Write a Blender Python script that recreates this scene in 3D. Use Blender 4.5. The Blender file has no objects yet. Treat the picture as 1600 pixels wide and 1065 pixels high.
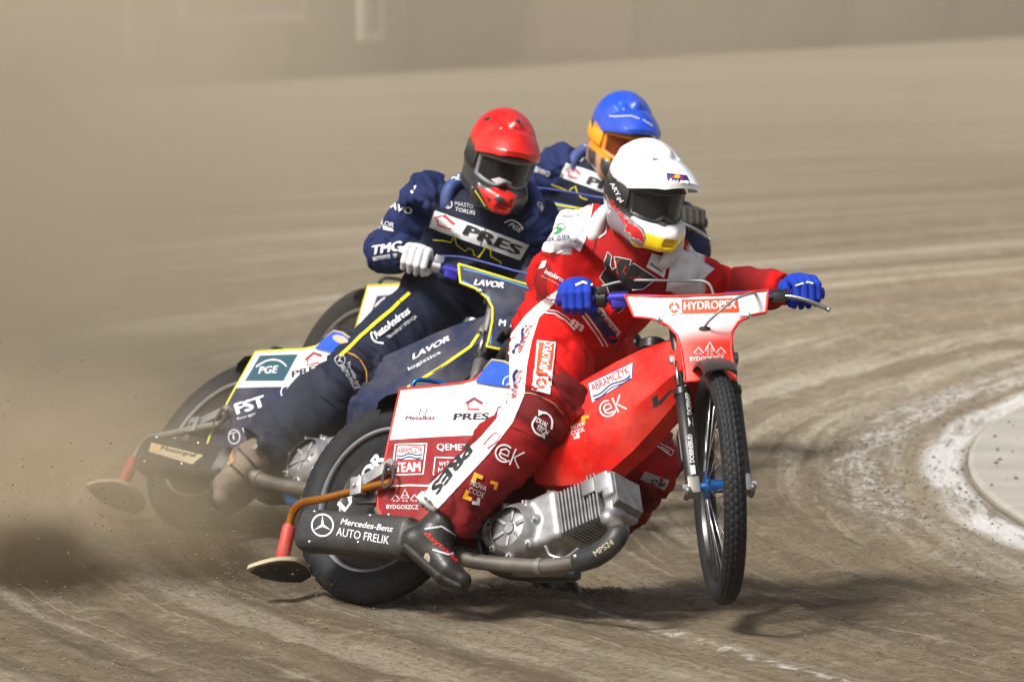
import bpy, bmesh, math, random
import numpy as np
from mathutils import Vector, Matrix, noise
from mathutils.bvhtree import BVHTree
from mathutils.geometry import delaunay_2d_cdt

random.seed(7)
SC = bpy.context.scene
COL = SC.collection
R = math.radians

# ------------------------------------------------------------------ camera
FPX, CX, CY, CAM_H, CAM_D = 12900.0, 800.0, 532.5, 3.0, 25.0
DEP = math.atan(CAM_H / CAM_D) - math.atan((940 - CY) / FPX)
CAMP = np.array([0.0, -CAM_D, CAM_H])
FW = np.array([0, math.cos(DEP), -math.sin(DEP)])
UP = np.array([0, math.sin(DEP), math.cos(DEP)])
cam = bpy.data.objects.new('camera', bpy.data.cameras.new('camera'))
COL.objects.link(cam)
cam.location = CAMP
cam.rotation_euler = (math.pi / 2 - DEP, 0, 0)
cam.data.sensor_width = 36
cam.data.lens = FPX / 1600 * 36
cam.data.clip_start, cam.data.clip_end = 1, 3000
cam.data.dof.use_dof = True
cam.data.dof.focus_distance = 25.0
cam.data.dof.aperture_fstop = 5.6
SC.camera = cam

# ------------------------------------------------------------------ light
SUN_DIR = Vector((-0.50, -0.58, 0.88)).normalized()      # towards the sun
world = bpy.data.worlds.new('World'); SC.world = world
world.use_nodes = True
wn, wl = world.node_tree.nodes, world.node_tree.links
sky = wn.new('ShaderNodeTexSky'); sky.sky_type = 'NISHITA'; sky.sun_disc = False
sky.sun_elevation = math.asin(SUN_DIR.z)
sky.sun_rotation = math.atan2(SUN_DIR.x, SUN_DIR.y)
sky.dust_density = 6.0; sky.air_density = 0.8; sky.ozone_density = 1.0
hs = wn.new('ShaderNodeHueSaturation'); hs.inputs['Saturation'].default_value = 0.5
wl.new(sky.outputs[0], hs.inputs['Color'])
wl.new(hs.outputs[0], wn['Background'].inputs[0])
wn['Background'].inputs[1].default_value = 0.115
sun = bpy.data.objects.new('sun', bpy.data.lights.new('sun', 'SUN'))
COL.objects.link(sun)
sun.data.energy = 4.0; sun.data.angle = R(12.0); sun.data.color = (1.0, 0.985, 0.97)
sun.rotation_euler = SUN_DIR.to_track_quat('Z', 'Y').to_euler()
SC.view_settings.view_transform = 'Standard'; SC.view_settings.look = 'None'
SC.view_settings.exposure = 0.07; SC.view_settings.gamma = 1.0
SC.cycles.use_denoising = True
SC.cycles.volume_step_rate = 2.0
SC.cycles.volume_max_steps = 128
SC.cycles.max_bounces = 6; SC.cycles.transparent_max_bounces = 8; SC.cycles.volume_bounces = 1

# ------------------------------------------------------------------ pixel helpers (photograph pixels, 1600 wide)
def ray(px, py):
    return FW + np.array([1.0, 0, 0]) * ((px - CX) / FPX) - UP * ((py - CY) / FPX)
def at(px, py, Y):
    d = ray(px, py); return CAMP + d * ((Y - CAMP[1]) / d[1])
def on_ground(px, py):
    d = ray(px, py); return CAMP - d * (CAMP[2] / d[2])

# ------------------------------------------------------------------ objects
WM = {}
def link(o, parent=None, local=None):
    COL.objects.link(o)
    m = local if local is not None else Matrix.Identity(4)
    if parent is not None:
        o.parent = parent; o.matrix_local = m; WM[o.name] = WM[parent.name] @ m
    else:
        o.matrix_world = m; WM[o.name] = m.copy()
    return o
def empty(name, m, parent=None):
    o = bpy.data.objects.new(name, None); o.empty_display_size = .1
    return link(o, parent, m)
def tag(o, label=None, cat=None, group=None, kind=None):
    if label: o['label'] = label
    if cat: o['category'] = cat
    if group: o['group'] = group
    if kind: o['kind'] = kind
    return o
def mesh(name, vf, mat, parent=None, local=None, smooth=True, angle=None):
    v, f = vf
    me = bpy.data.meshes.new(name)
    me.from_pydata([tuple(map(float, p)) for p in v], [], [tuple(map(int, q)) for q in f])
    me.materials.append(mat)
    if smooth:
        me.polygons.foreach_set('use_smooth', [True] * len(me.polygons))
        if angle: me.set_sharp_from_angle(angle=R(angle))
    me.update()
    return link(bpy.data.objects.new(name, me), parent, local)
def share(src, name, parent, local):
    return link(bpy.data.objects.new(name, src.data), parent, local)
def join(*vfs):
    V, F, n = [], [], 0
    for v, f in vfs:
        V += [tuple(p) for p in v]; F += [tuple(i + n for i in q) for q in f]; n += len(v)
    return V, F
def xf(vf, M):
    return [tuple(M @ Vector(p)) for p in vf[0]], vf[1]

# ------------------------------------------------------------------ shapes
def tube(path, r, seg=12, cap=True, sx=1.0):
    P = [Vector(p) for p in path]; n = len(P)
    rs = list(r) if hasattr(r, '__len__') else [r] * n
    V, F = [], []
    t0 = (P[1] - P[0]).normalized()
    u = t0.orthogonal().normalized()
    for i in range(n):
        t = (P[min(i + 1, n - 1)] - P[max(i - 1, 0)]).normalized()
        u = (u - t * u.dot(t)).normalized(); w = t.cross(u)
        for k in range(seg):
            a = 2 * math.pi * k / seg
            V.append(tuple(P[i] + (u * math.cos(a) * sx + w * math.sin(a)) * rs[i]))
    for i in range(n - 1):
        for k in range(seg):
            a, b = i * seg + k, i * seg + (k + 1) % seg
            F.append((a, b, b + seg, a + seg))
    if cap:
        F.append(tuple(reversed(range(seg)))); F.append(tuple(range((n - 1) * seg, n * seg)))
    return V, F
def curve(pts, n=8):
    P = [np.array(p, float) for p in pts]; out = []
    for i in range(len(P) - 1):
        a, b, c, d = P[max(i - 1, 0)], P[i], P[i + 1], P[min(i + 2, len(P) - 1)]
        for t in np.linspace(0, 1, n, endpoint=False):
            out.append(.5 * (2 * b + (c - a) * t + (2 * a - 5 * b + 4 * c - d) * t * t + (3 * b - a - 3 * c + d) * t ** 3))
    out.append(P[-1]); return out
def closed_curve(pts, n=6):
    P = [np.array(p, float) for p in pts]; N = len(P); out = []
    for i in range(N):
        a, b, c, d = P[i - 1], P[i], P[(i + 1) % N], P[(i + 2) % N]
        for t in np.linspace(0, 1, n, endpoint=False):
            out.append(.5 * (2 * b + (c - a) * t + (2 * a - 5 * b + 4 * c - d) * t * t + (3 * b - a - 3 * c + d) * t ** 3))
    return out
def lathe(prof, seg=48, M=None, closed=False):
    """prof: (radius, axial) revolved round local Y"""
    V, F = [], []; n = len(prof)
    for k in range(seg):
        a = 2 * math.pi * k / seg; c, s = math.cos(a), math.sin(a)
        for r_, y in prof: V.append((r_ * c, y, r_ * s))
    m = n if closed else n - 1
    for k in range(seg):
        k2 = (k + 1) % seg
        for i in range(m):
            j = (i + 1) % n
            F.append((k * n + i, k * n + j, k2 * n + j, k2 * n + i))
    vf = (V, F)
    return xf(vf, M) if M is not None else vf
def box(c, half, M=None, bev=0.0, seg=2):
    bm = bmesh.new(); bmesh.ops.create_cube(bm, size=2)
    for v in bm.verts: v.co = Vector((v.co.x * half[0], v.co.y * half[1], v.co.z * half[2]))
    if bev > 0:
        bmesh.ops.bevel(bm, geom=bm.edges[:], offset=bev, segments=seg, affect='EDGES', profile=.6)
    for v in bm.verts:
        if M is not None: v.co = M @ v.co
        v.co += Vector(c)
    bm.verts.index_update()
    out = [tuple(v.co) for v in bm.verts], [tuple(v.index for v in f.verts) for f in bm.faces]
    bm.free(); return out
def frame_m(o, x, y=None, z=None):
    """matrix with given origin and axes (x given, z or y hint)"""
    x = Vector(x).normalized()
    if z is not None:
        z = Vector(z); y = z.cross(x).normalized(); z = x.cross(y)
    else:
        y = Vector(y); z = x.cross(y).normalized(); y = z.cross(x)
    return Matrix(((x.x, y.x, z.x, o[0]), (x.y, y.y, z.y, o[1]), (x.z, y.z, z.z, o[2]), (0, 0, 0, 1)))
def inside(poly, x, y):
    c = False; n = len(poly); j = n - 1
    for i in range(n):
        xi, yi, xj, yj = poly[i][0], poly[i][1], poly[j][0], poly[j][1]
        if (yi > y) != (yj > y) and x < (xj - xi) * (y - yi) / (yj - yi) + xi: c = not c
        j = i
    return c
def fill(poly, res):
    """triangulated polygon with interior points, in 2D"""
    out = []
    n = len(poly)
    for i in range(n):
        a, b = np.array(poly[i][:2], float), np.array(poly[(i + 1) % n][:2], float)
        k = max(1, int(np.linalg.norm(b - a) / res))
        for t in range(k): out.append(a + (b - a) * t / k)
    nb = len(out)
    P = np.array(out); lo, hi = P.min(0), P.max(0)
    pts = [Vector((p[0], p[1])) for p in out]
    y = lo[1] + res * .5; row = 0
    while y < hi[1]:
        x = lo[0] + res * (.5 if row % 2 else .25)
        while x < hi[0]:
            if inside(out, x, y) and np.min(np.abs(P - (x, y)).max(1)) > res * .35: pts.append(Vector((x, y)))
            x += res
        y += res * .87; row += 1
    r_ = delaunay_2d_cdt(pts, [], [list(range(nb))], 1, 1e-7)
    return [(v.x, v.y) for v in r_[0]], [tuple(f) for f in r_[2]]
def plate(poly, res, fmap, thick):
    """closed sheet: fmap(u, v, w) -> xyz, w in 0..thick"""
    v2, tris = fill(poly, res); n = len(v2)
    V = [fmap(u, v, 0) for u, v in v2] + [fmap(u, v, thick) for u, v in v2]
    F = [tuple(t) for t in tris] + [tuple(i + n for i in reversed(t)) for t in tris]
    ec = {}
    for t in tris:
        for i in range(len(t)):
            e = (t[i], t[(i + 1) % len(t)])
            if (e[1], e[0]) in ec: del ec[(e[1], e[0])]
            else: ec[e] = 1
    for a, b in ec: F.append((b, a, a + n, b + n))
    return V, F

# ------------------------------------------------------------------ signed distance modelling
class SDF:
    def __init__(s, lo, hi, h):
        s.h = h; s.lo = np.array(lo, float); s.n = np.ceil((np.array(hi) - s.lo) / h).astype(int) + 1
        s.f = np.full(s.n, 1.0, np.float32); s.prims = []
    def _sub(s, lo, hi):
        a = np.clip(np.floor((np.array(lo) - s.lo) / s.h).astype(int), 0, s.n)
        b = np.clip(np.ceil((np.array(hi) - s.lo) / s.h).astype(int) + 1, 0, s.n)
        sl = tuple(slice(x, y) for x, y in zip(a, b))
        g = [s.lo[i] + s.h * np.arange(a[i], b[i]) for i in range(3)]
        X, Y, Z = np.meshgrid(*g, indexing='ij')
        return sl, np.stack([X, Y, Z], -1)
    def add(s, fn, lo, hi, k, op, lab):
        m = k + 3 * s.h
        sl, P = s._sub(np.array(lo) - m, np.array(hi) + m)
        if P.size == 0: return
        d = fn(P); a = s.f[sl]
        if op == 'u':
            h = np.clip(.5 + .5 * (a - d) / k, 0, 1) if k > 0 else (d < a).astype(float)
            s.f[sl] = a * (1 - h) + d * h - k * h * (1 - h)
        else:
            d = -d
            h = np.clip(.5 + .5 * (d - a) / k, 0, 1) if k > 0 else (d > a).astype(float)
            s.f[sl] = a * (1 - h) + d * h + k * h * (1 - h)
        if lab is not None: s.prims.append((lab, fn))
    def cone(s, a, b, r1, r2, k=.02, side=None, fs=1.0, op='u', lab=None):
        a, b = np.array(a, float), np.array(b, float)
        L = np.eye(3)
        if side is not None:
            sd = np.array(side, float); sd /= np.linalg.norm(sd); L = L + np.outer(sd, sd) * (1 / fs - 1)
        A, B = L @ a, L @ b; ab = B - A; l2 = ab @ ab + 1e-12
        def fn(P):
            q = P @ L.T - A; t = np.clip((q @ ab) / l2, 0, 1)
            return np.linalg.norm(q - t[..., None] * ab, axis=-1) - (r1 + (r2 - r1) * t)
        rm = max(r1, r2) * max(fs, 1)
        s.add(fn, np.minimum(a, b) - rm, np.maximum(a, b) + rm, k, op, lab)
    def ell(s, c, rad, M=None, k=.02, op='u', lab=None):
        c = np.array(c, float); rad = np.array(rad, float); A = np.array(M.to_3x3()) if M is not None else np.eye(3)
        mn = rad.min()
        def fn(P):
            q = ((P - c) @ A) / rad; l = np.linalg.norm(q, axis=-1)
            l2 = np.linalg.norm(q / rad, axis=-1) + 1e-9
            return l * (l - 1) / l2
        e = np.abs(A) @ rad
        s.add(fn, c - e, c + e, k, op, lab)
    def box(s, c, half, M=None, r=.0, k=.01, op='u', lab=None):
        c = np.array(c, float); hf = np.array(half, float) - r; A = np.array(M.to_3x3()) if M is not None else np.eye(3)
        def fn(P):
            q = np.abs((P - c) @ A) - hf
            return np.linalg.norm(np.maximum(q, 0), axis=-1) + np.minimum(q.max(-1), 0) - r
        e = np.abs(A) @ np.array(half, float)
        s.add(fn, c - e, c + e, k, op, lab)
    def mesh(s, smooth=2):
        f = s.f; sg = f < 0
        c = np.zeros(tuple(s.n - 1), np.int8)
        for dx in (0, 1):
            for dy in (0, 1):
                for dz in (0, 1):
                    c += sg[dx:s.n[0] - 1 + dx, dy:s.n[1] - 1 + dy, dz:s.n[2] - 1 + dz]
        act = (c > 0) & (c < 8)
        I = np.argwhere(act); idx = np.full(act.shape, -1, np.int64); idx[act] = np.arange(len(I))
        acc = np.zeros((len(I), 3)); cnt = np.zeros(len(I))
        for ax in range(3):
            o = [i for i in range(3) if i != ax]
            for u in (0, 1):
                for v in (0, 1):
                    p = I.copy(); p[:, o[0]] += u; p[:, o[1]] += v
                    q = p.copy(); q[:, ax] += 1
                    a, b = f[tuple(p.T)], f[tuple(q.T)]
                    m = (a < 0) != (b < 0)
                    t = np.where(m, a / np.where(m, a - b, 1), 0)
                    pos = p.astype(float); pos[:, ax] += t
                    acc[m] += pos[m]; cnt[m] += 1
        V = acc / cnt[:, None] * s.h + s.lo
        F = []
        for ax in range(3):
            o1, o2 = (ax + 1) % 3, (ax + 2) % 3
            a = np.take(sg, range(s.n[ax] - 1), ax); b = np.take(sg, range(1, s.n[ax]), ax)
            E = np.argwhere(a != b)
            E = E[(E[:, o1] > 0) & (E[:, o2] > 0) & (E[:, o1] < s.n[o1] - 1) & (E[:, o2] < s.n[o2] - 1)]
            fl = a[tuple(E.T)]
            qs = []
            for d1, d2 in ((0, 0), (1, 0), (1, 1), (0, 1)):
                p = E.copy(); p[:, o1] -= 1 - d1; p[:, o2] -= 1 - d2
                qs.append(idx[tuple(p.T)])
            q = np.stack(qs, -1); q[~fl] = q[~fl][:, ::-1]
            F.append(q)
        F = np.concatenate(F); F = F[(F >= 0).all(1)]
        for _ in range(smooth):
            A = np.zeros_like(V); n = np.zeros(len(V))
            for i in range(4):
                j = (i + 1) % 4
                np.add.at(A, F[:, i], V[F[:, j]]); np.add.at(n, F[:, i], 1)
                np.add.at(A, F[:, j], V[F[:, i]]); np.add.at(n, F[:, j], 1)
            V = V * .4 + .6 * A / np.maximum(n, 1)[:, None]
        return V, F
    def labels(s, V):
        D = np.stack([fn(V) for _, fn in s.prims], -1)
        return [s.prims[i][0] for i in D.argmin(1)]
def vnormals(V, F):
    N = np.zeros_like(V)
    n = np.cross(V[F[:, 2]] - V[F[:, 0]], V[F[:, 3]] - V[F[:, 1]])
    for i in range(4): np.add.at(N, F[:, i], n)
    return N / (np.linalg.norm(N, axis=1)[:, None] + 1e-12)
def sdf_obj(name, V, F, mat, parent=None, origin=(0, 0, 0), local=None, colors=None):
    V = V - np.array(origin)
    me = bpy.data.meshes.new(name)
    me.vertices.add(len(V)); me.vertices.foreach_set('co', V.astype(np.float32).ravel())
    me.loops.add(F.size); me.loops.foreach_set('vertex_index', F.astype(np.int32).ravel())
    me.polygons.add(len(F)); me.polygons.foreach_set('loop_start', np.arange(0, F.size, 4, dtype=np.int32))
    me.polygons.foreach_set('use_smooth', np.ones(len(F), bool))
    me.update(calc_edges=True); me.validate()
    me.materials.append(mat)
    if colors is not None:
        at_ = me.color_attributes.new('paint', 'FLOAT_COLOR', 'POINT')
        c4 = np.ones((len(V), 4), np.float32); c4[:, :3] = colors
        at_.data.foreach_set('color', c4.ravel())
    return link(bpy.data.objects.new(name, me), parent, local)

# ------------------------------------------------------------------ materials
def srgb(h):
    h = h.lstrip('#'); c = [int(h[i:i + 2], 16) / 255 for i in (0, 2, 4)]
    return tuple(x / 12.92 if x <= .04045 else ((x + .055) / 1.055) ** 2.4 for x in c)
MATS = {}
DUST = (0.36, 0.29, 0.20)
def mat(name, col=(.5, .5, .5), rough=.5, metal=0, dust=.12, var=.12, bump=.0, bscale=200, coat=0, attr=False, spec=.5, weave=False, nscale=18, sheen=0, crease=False):
    if name in MATS: return MATS[name]
    m = bpy.data.materials.new(name); m.use_nodes = True; MATS[name] = m
    N, L = m.node_tree.nodes, m.node_tree.links
    b = N['Principled BSDF']
    b.inputs['Roughness'].default_value = rough; b.inputs['Metallic'].default_value = metal
    b.inputs['Coat Weight'].default_value = coat; b.inputs['Coat Roughness'].default_value = .06
    b.inputs['Specular IOR Level'].default_value = spec
    if sheen: b.inputs['Sheen Weight'].default_value = sheen
    tc = N.new('ShaderNodeTexCoord')
    n1 = N.new('ShaderNodeTexNoise'); n1.inputs['Scale'].default_value = nscale; n1.inputs['Detail'].default_value = 6
    L.new(tc.outputs['Object'], n1.inputs['Vector'])
    if attr:
        src = N.new('ShaderNodeAttribute'); src.attribute_name = 'paint'; base = src.outputs['Color']
    else:
        src = N.new('ShaderNodeRGB'); src.outputs[0].default_value = (*col, 1); base = src.outputs[0]
    # tonal variation
    mr = N.new('ShaderNodeMapRange'); mr.inputs['From Min'].default_value = .25; mr.inputs['From Max'].default_value = .75
    mr.inputs['To Min'].default_value = 1 - var; mr.inputs['To Max'].default_value = 1 + var * .6
    L.new(n1.outputs['Fac'], mr.inputs['Value'])
    mul = N.new('ShaderNodeVectorMath'); mul.operation = 'SCALE'
    L.new(base, mul.inputs[0]); L.new(mr.outputs[0], mul.inputs['Scale'])
    # dust film and specks
    n2 = N.new('ShaderNodeTexNoise'); n2.inputs['Scale'].default_value = nscale * .35; n2.inputs['Detail'].default_value = 8; n2.inputs['Roughness'].default_value = .7
    L.new(tc.outputs['Object'], n2.inputs['Vector'])
    mr2 = N.new('ShaderNodeMapRange'); mr2.inputs['From Min'].default_value = .42; mr2.inputs['From Max'].default_value = .75
    mr2.inputs['To Max'].default_value = dust * 2.2
    L.new(n2.outputs['Fac'], mr2.inputs['Value'])
    vo = N.new('ShaderNodeTexVoronoi'); vo.inputs['Scale'].default_value = 110
    L.new(tc.outputs['Object'], vo.inputs['Vector'])
    sp = N.new('ShaderNodeMapRange'); sp.inputs['From Min'].default_value = .10; sp.inputs['From Max'].default_value = .16
    sp.inputs['To Min'].default_value = min(.6, dust * 3); sp.inputs['To Max'].default_value = 0
    L.new(vo.outputs['Distance'], sp.inputs['Value'])
    mx = N.new('ShaderNodeMath'); mx.operation = 'MAXIMUM'
    L.new(mr2.outputs[0], mx.inputs[0]); L.new(sp.outputs[0], mx.inputs[1])
    mix = N.new('ShaderNodeMixRGB'); mix.inputs['Color2'].default_value = (*DUST, 1)
    L.new(mx.outputs[0], mix.inputs['Fac']); L.new(mul.outputs[0], mix.inputs['Color1'])
    L.new(mix.outputs[0], b.inputs['Base Color'])
    rr = N.new('ShaderNodeMapRange'); rr.inputs['To Min'].default_value = rough; rr.inputs['To Max'].default_value = min(1, rough + .5)
    L.new(mx.outputs[0], rr.inputs['Value']); L.new(rr.outputs[0], b.inputs['Roughness'])
    if bump:
        n3 = N.new('ShaderNodeTexNoise'); n3.inputs['Scale'].default_value = bscale; n3.inputs['Detail'].default_value = 3
        L.new(tc.outputs['Object'], n3.inputs['Vector'])
        bp = N.new('ShaderNodeBump'); bp.inputs['Strength'].default_value = bump; bp.inputs['Distance'].default_value = .003
        L.new(n3.outputs['Fac'], bp.inputs['Height']); L.new(bp.outputs[0], b.inputs['Normal'])
        if crease:
            n4 = N.new('ShaderNodeTexNoise'); n4.noise_type = 'RIDGED_MULTIFRACTAL'; n4.inputs['Scale'].default_value = 9; n4.inputs['Detail'].default_value = 3; n4.inputs['Distortion'].default_value = .8
            L.new(tc.outputs['Object'], n4.inputs['Vector'])
            b2 = N.new('ShaderNodeBump'); b2.inputs['Strength'].default_value = .55; b2.inputs['Distance'].default_value = .008
            L.new(n4.outputs['Fac'], b2.inputs['Height']); L.new(b2.outputs[0], bp.inputs['Normal'])
    return m

RED, DRED, WHITE, BLACK = srgb('#c40d08'), srgb('#660d12'), (.78, .78, .78), (.012, .012, .013)
NAVY, CHAR, YEL, BLUE = srgb('#1b2853'), srgb('#2b303c'), srgb('#e6d81e'), srgb('#1448b8')
M_suit = mat('suit_fabric', rough=.8, attr=True, bump=.35, bscale=420, dust=.010, var=.22, spec=.25, nscale=9, crease=True)
M_pr_white = mat('print_white', WHITE, .6, dust=.05, var=.06)
M_pr_black = mat('print_black', (.012, .012, .013), .6, dust=.015)
M_pr_navy = mat('print_navy', srgb('#1c2a66'), .6, dust=.03)
M_pr_blue = mat('print_blue', srgb('#4a90d8'), .6, dust=.04)
M_pr_red = mat('print_red', srgb('#c8161c'), .6, dust=.04)
M_pr_dred = mat('print_dark_red', srgb('#7a1016'), .6, dust=.04)
M_pr_orange = mat('print_orange', srgb('#f04a12'), .55, dust=.04)
M_pr_yellow = mat('print_yellow', YEL, .6, dust=.05)
M_pr_gold = mat('print_gold', srgb('#f0a010'), .6, dust=.05)
M_pr_green = mat('print_green', srgb('#2f9a48'), .6, dust=.04)
M_pr_purple = mat('print_purple', srgb('#2c1c58'), .5, dust=.03)
M_pr_maroon = mat('print_maroon', srgb('#6c1030'), .6, dust=.03)
M_pr_grey = mat('print_grey', (.5, .5, .52), .6, dust=.05)
M_pr_teal = mat('print_teal', srgb('#1e4a58'), .6, dust=.04)
M_rubber = mat('rubber', (.022, .022, .024), .75, dust=.10, bump=.3, bscale=300)
M_tyre = mat('tyre_rubber', (.011, .0125, .015), .62, dust=.02, bump=.25, bscale=260, nscale=26, spec=.3)
M_blackp = mat('black_plastic', (.010, .010, .011), .38, dust=.04, bump=.08, bscale=240)
M_rimblack = mat('rim_black', (.008, .008, .009), .3, dust=.03, nscale=40)
M_chrome = mat('chrome', (.75, .75, .76), .18, 1, dust=.08)
M_alu = mat('cast_aluminium', (.38, .38, .38), .45, .7, dust=.16, var=.35, bump=.07, bscale=400, nscale=30)
M_steel = mat('dull_steel', (.26, .25, .24), .45, .8, dust=.16)
M_pipe = mat('exhaust_steel', (.16, .145, .13), .5, .75, dust=.22, bump=.1)
M_silencer = mat('silencer_coating', (.024, .025, .027), .45, .2, dust=.08, bump=.12, bscale=150)
M_bluean = mat('blue_anodised', srgb('#1c68b0'), .3, .7, dust=.06)
M_indigo = mat('indigo_anodised', srgb('#3a34a0'), .35, .5, dust=.06)
M_gold = mat('gold_anodised', srgb('#b46c0c'), .32, .7, dust=.12)
M_redrub = mat('red_rubber', srgb('#b82c22'), .5, dust=.16, bump=.1)
M_cream = mat('worn_cream_plastic', (.46, .39, .26), .65, dust=.3)
M_skin = mat('skin', srgb('#b9826a'), .55, dust=.02, var=.15)
M_greyarm = mat('grey_metal', (.22, .22, .215), .5, .5, dust=.3)
M_cable = mat('cable_sheath', (.25, .26, .27), .4, .2, dust=.1)
M_cablebl = mat('blue_cable_sheath', srgb('#1c2f80'), .4, 0, dust=.08)
M_carbon = mat('dark_liner', (.02, .02, .021), .9, dust=.04)
def lens_mat(name, tint, rough=.05):
    m = bpy.data.materials.new(name); m.use_nodes = True
    N, L = m.node_tree.nodes, m.node_tree.links
    b = N['Principled BSDF']; b.inputs['Base Color'].default_value = (*tint, 1); b.inputs['Roughness'].default_value = rough
    b.inputs['Coat Weight'].default_value = .5
    tr = N.new('ShaderNodeBsdfTransparent'); tr.inputs[0].default_value = (*[min(1, t * 3 + .35) for t in tint], 1)
    nz = N.new('ShaderNodeTexNoise'); nz.inputs['Scale'].default_value = 30; nz.inputs['Detail'].default_value = 6
    tc = N.new('ShaderNodeTexCoord'); L.new(tc.outputs['Object'], nz.inputs['Vector'])
    mr = N.new('ShaderNodeMapRange'); mr.inputs['To Min'].default_value = .15; mr.inputs['To Max'].default_value = .5
    L.new(nz.outputs['Fac'], mr.inputs['Value'])
    mx = N.new('ShaderNodeMixShader'); L.new(mr.outputs[0], mx.inputs[0])
    L.new(tr.outputs[0], mx.inputs[1]); L.new(b.outputs[0], mx.inputs[2])
    L.new(mx.outputs[0], N['Material Output'].inputs['Surface'])
    return m
M_lens = lens_mat('goggle_lens', (.05, .05, .05))
M_lens_amber = lens_mat('goggle_lens_amber', (.22, .08, .02))

# ------------------------------------------------------------------ prints: shapes and lettering laid on a surface, placed from photograph pixels
class Surf:
    def __init__(s, obj, parent=None, k=.28):
        s.k = k; s.obj = obj; s.par = parent or obj
        Mw = WM[obj.name]; me = obj.data
        vs = [Mw @ v.co for v in me.vertices]
        s.b = BVHTree.FromPolygons(vs, [tuple(p.vertices) for p in me.polygons])
        s.inv = WM[s.par.name].inverted()
    def hit(s, px, py, lvl):
        d = Vector(ray(px, py)).normalized()
        loc, n, i, dist = s.b.ray_cast(Vector(CAMP), d)
        if loc is None: return None
        if n.dot(d) > 0: n = -n
        return loc + (n * .5 - d * .5) * (.0016 * lvl + .0008) * s.k
def lay(S, v2, faces, m, lvl, name, LV=None):
    P = [S.hit(x, y, lvl + (LV[i] if LV else 0)) for i, (x, y) in enumerate(v2)]
    keep = [f for f in faces if all(P[i] is not None for i in f)]
    # drop triangles that jump between layers
    ok = []
    for f in keep:
        q = [P[i] for i in f]
        if max((q[i] - q[i - 1]).length for i in range(len(q))) < .2: ok.append(f)
    if not ok: return None
    used = sorted({i for f in ok for i in f}); mp = {a: i for i, a in enumerate(used)}
    V = [tuple(S.inv @ P[i]) for i in used]
    F = []
    for f in ok:
        a, b, c = (P[i] for i in f[:3])
        n = (b - a).cross(c - a)
        g = tuple(mp[i] for i in f)
        F.append(g if n.dot(Vector(CAMP) - a) > 0 else g[::-1])
    if True:
        par = list(range(len(V)))
        def fd(a):
            while par[a] != a: par[a] = par[par[a]]; a = par[a]
            return a
        for f in F:
            for b in f[1:]: par[fd(b)] = fd(f[0])
        groups = {}
        for f in F: groups.setdefault(fd(f[0]), []).append(f)
        if len(groups) > 1 and (name != 'lettering' or len(groups) < 4):
            o = None
            for g in groups.values():
                us = sorted({i for f in g for i in f}); q = {a: i for i, a in enumerate(us)}
                if len(g) < 3: continue
                o = mesh(name, ([V[i] for i in us], [tuple(q[i] for i in f) for f in g]), m, S.par)
            return o
    return mesh(name, (V, F), m, S.par)
def patch(S, pts, m, lvl=1, name='print_patch', res=7):
    v2, t = fill(pts, res); return lay(S, v2, t, m, lvl, name)
def stroke(S, pts, w, m, lvl=2.4, name='print_line', closed=False, smooth=0):
    if smooth: pts = (closed_curve if closed else curve)(pts, smooth)
    P = [np.array(p, float) for p in pts]
    if closed: P = P + [P[0]]
    Q = [P[0]]
    for a, b in zip(P[:-1], P[1:]):
        k = max(1, int(np.linalg.norm(b - a) / 8))
        for i in range(1, k + 1): Q.append(a + (b - a) * i / k)
    V, F = [], []
    for i, p in enumerate(Q):
        if closed and i in (0, len(Q) - 1): t = Q[1] - Q[-2]
        else: t = Q[min(i + 1, len(Q) - 1)] - Q[max(i - 1, 0)]
        t = t / (np.linalg.norm(t) + 1e-9); n = np.array([-t[1], t[0]]) * w / 2
        V += [p + n, p - n]
    for i in range(len(Q) - 1): F.append((2 * i, 2 * i + 1, 2 * i + 3, 2 * i + 2))
    return lay(S, V, F, m, lvl, name)
GLY = {}
def glyphs(text, bold, shear):
    k = (text, bold, shear)
    if k in GLY: return GLY[k]
    cu = bpy.data.curves.new('txt', 'FONT'); cu.body = text; cu.dimensions = '2D'; cu.fill_mode = 'BOTH'
    cu.shear = shear; cu.resolution_u = 3
    ob = bpy.data.objects.new('txt', cu); COL.objects.link(ob)
    bpy.context.view_layer.update()
    me = bpy.data.meshes.new_from_object(ob.evaluated_get(bpy.context.evaluated_depsgraph_get()))
    bm = bmesh.new(); bm.from_mesh(me)
    bmesh.ops.triangulate(bm, faces=bm.faces[:])
    bmesh.ops.remove_doubles(bm, verts=bm.verts[:], dist=1e-4)
    v = np.array([(p.co.x, p.co.y) for p in bm.verts]); f = [tuple(q.index for q in t.verts) for t in bm.faces]
    bm.verts.index_update(); f = [tuple(q.index for q in t.verts) for t in bm.faces]
    bm.free(); bpy.data.objects.remove(ob); bpy.data.curves.remove(cu); bpy.data.meshes.remove(me)
    if bold > .008:
        n = len(v); sh = [(0, 0), (bold, bold * .35), (-bold, -bold * .35)]
        lv = np.repeat([0, .12, .24], n); f = [tuple(i + n * q for i in t) for q in range(3) for t in f]
        v = np.concatenate([v + np.array(s_) for s_ in sh])
    else: lv = np.zeros(len(v))
    lo, hi = v.min(0), v.max(0); v = (v - lo) / np.maximum(hi - lo, 1e-6)
    GLY[k] = (v, f, lv); return GLY[k]
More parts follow.
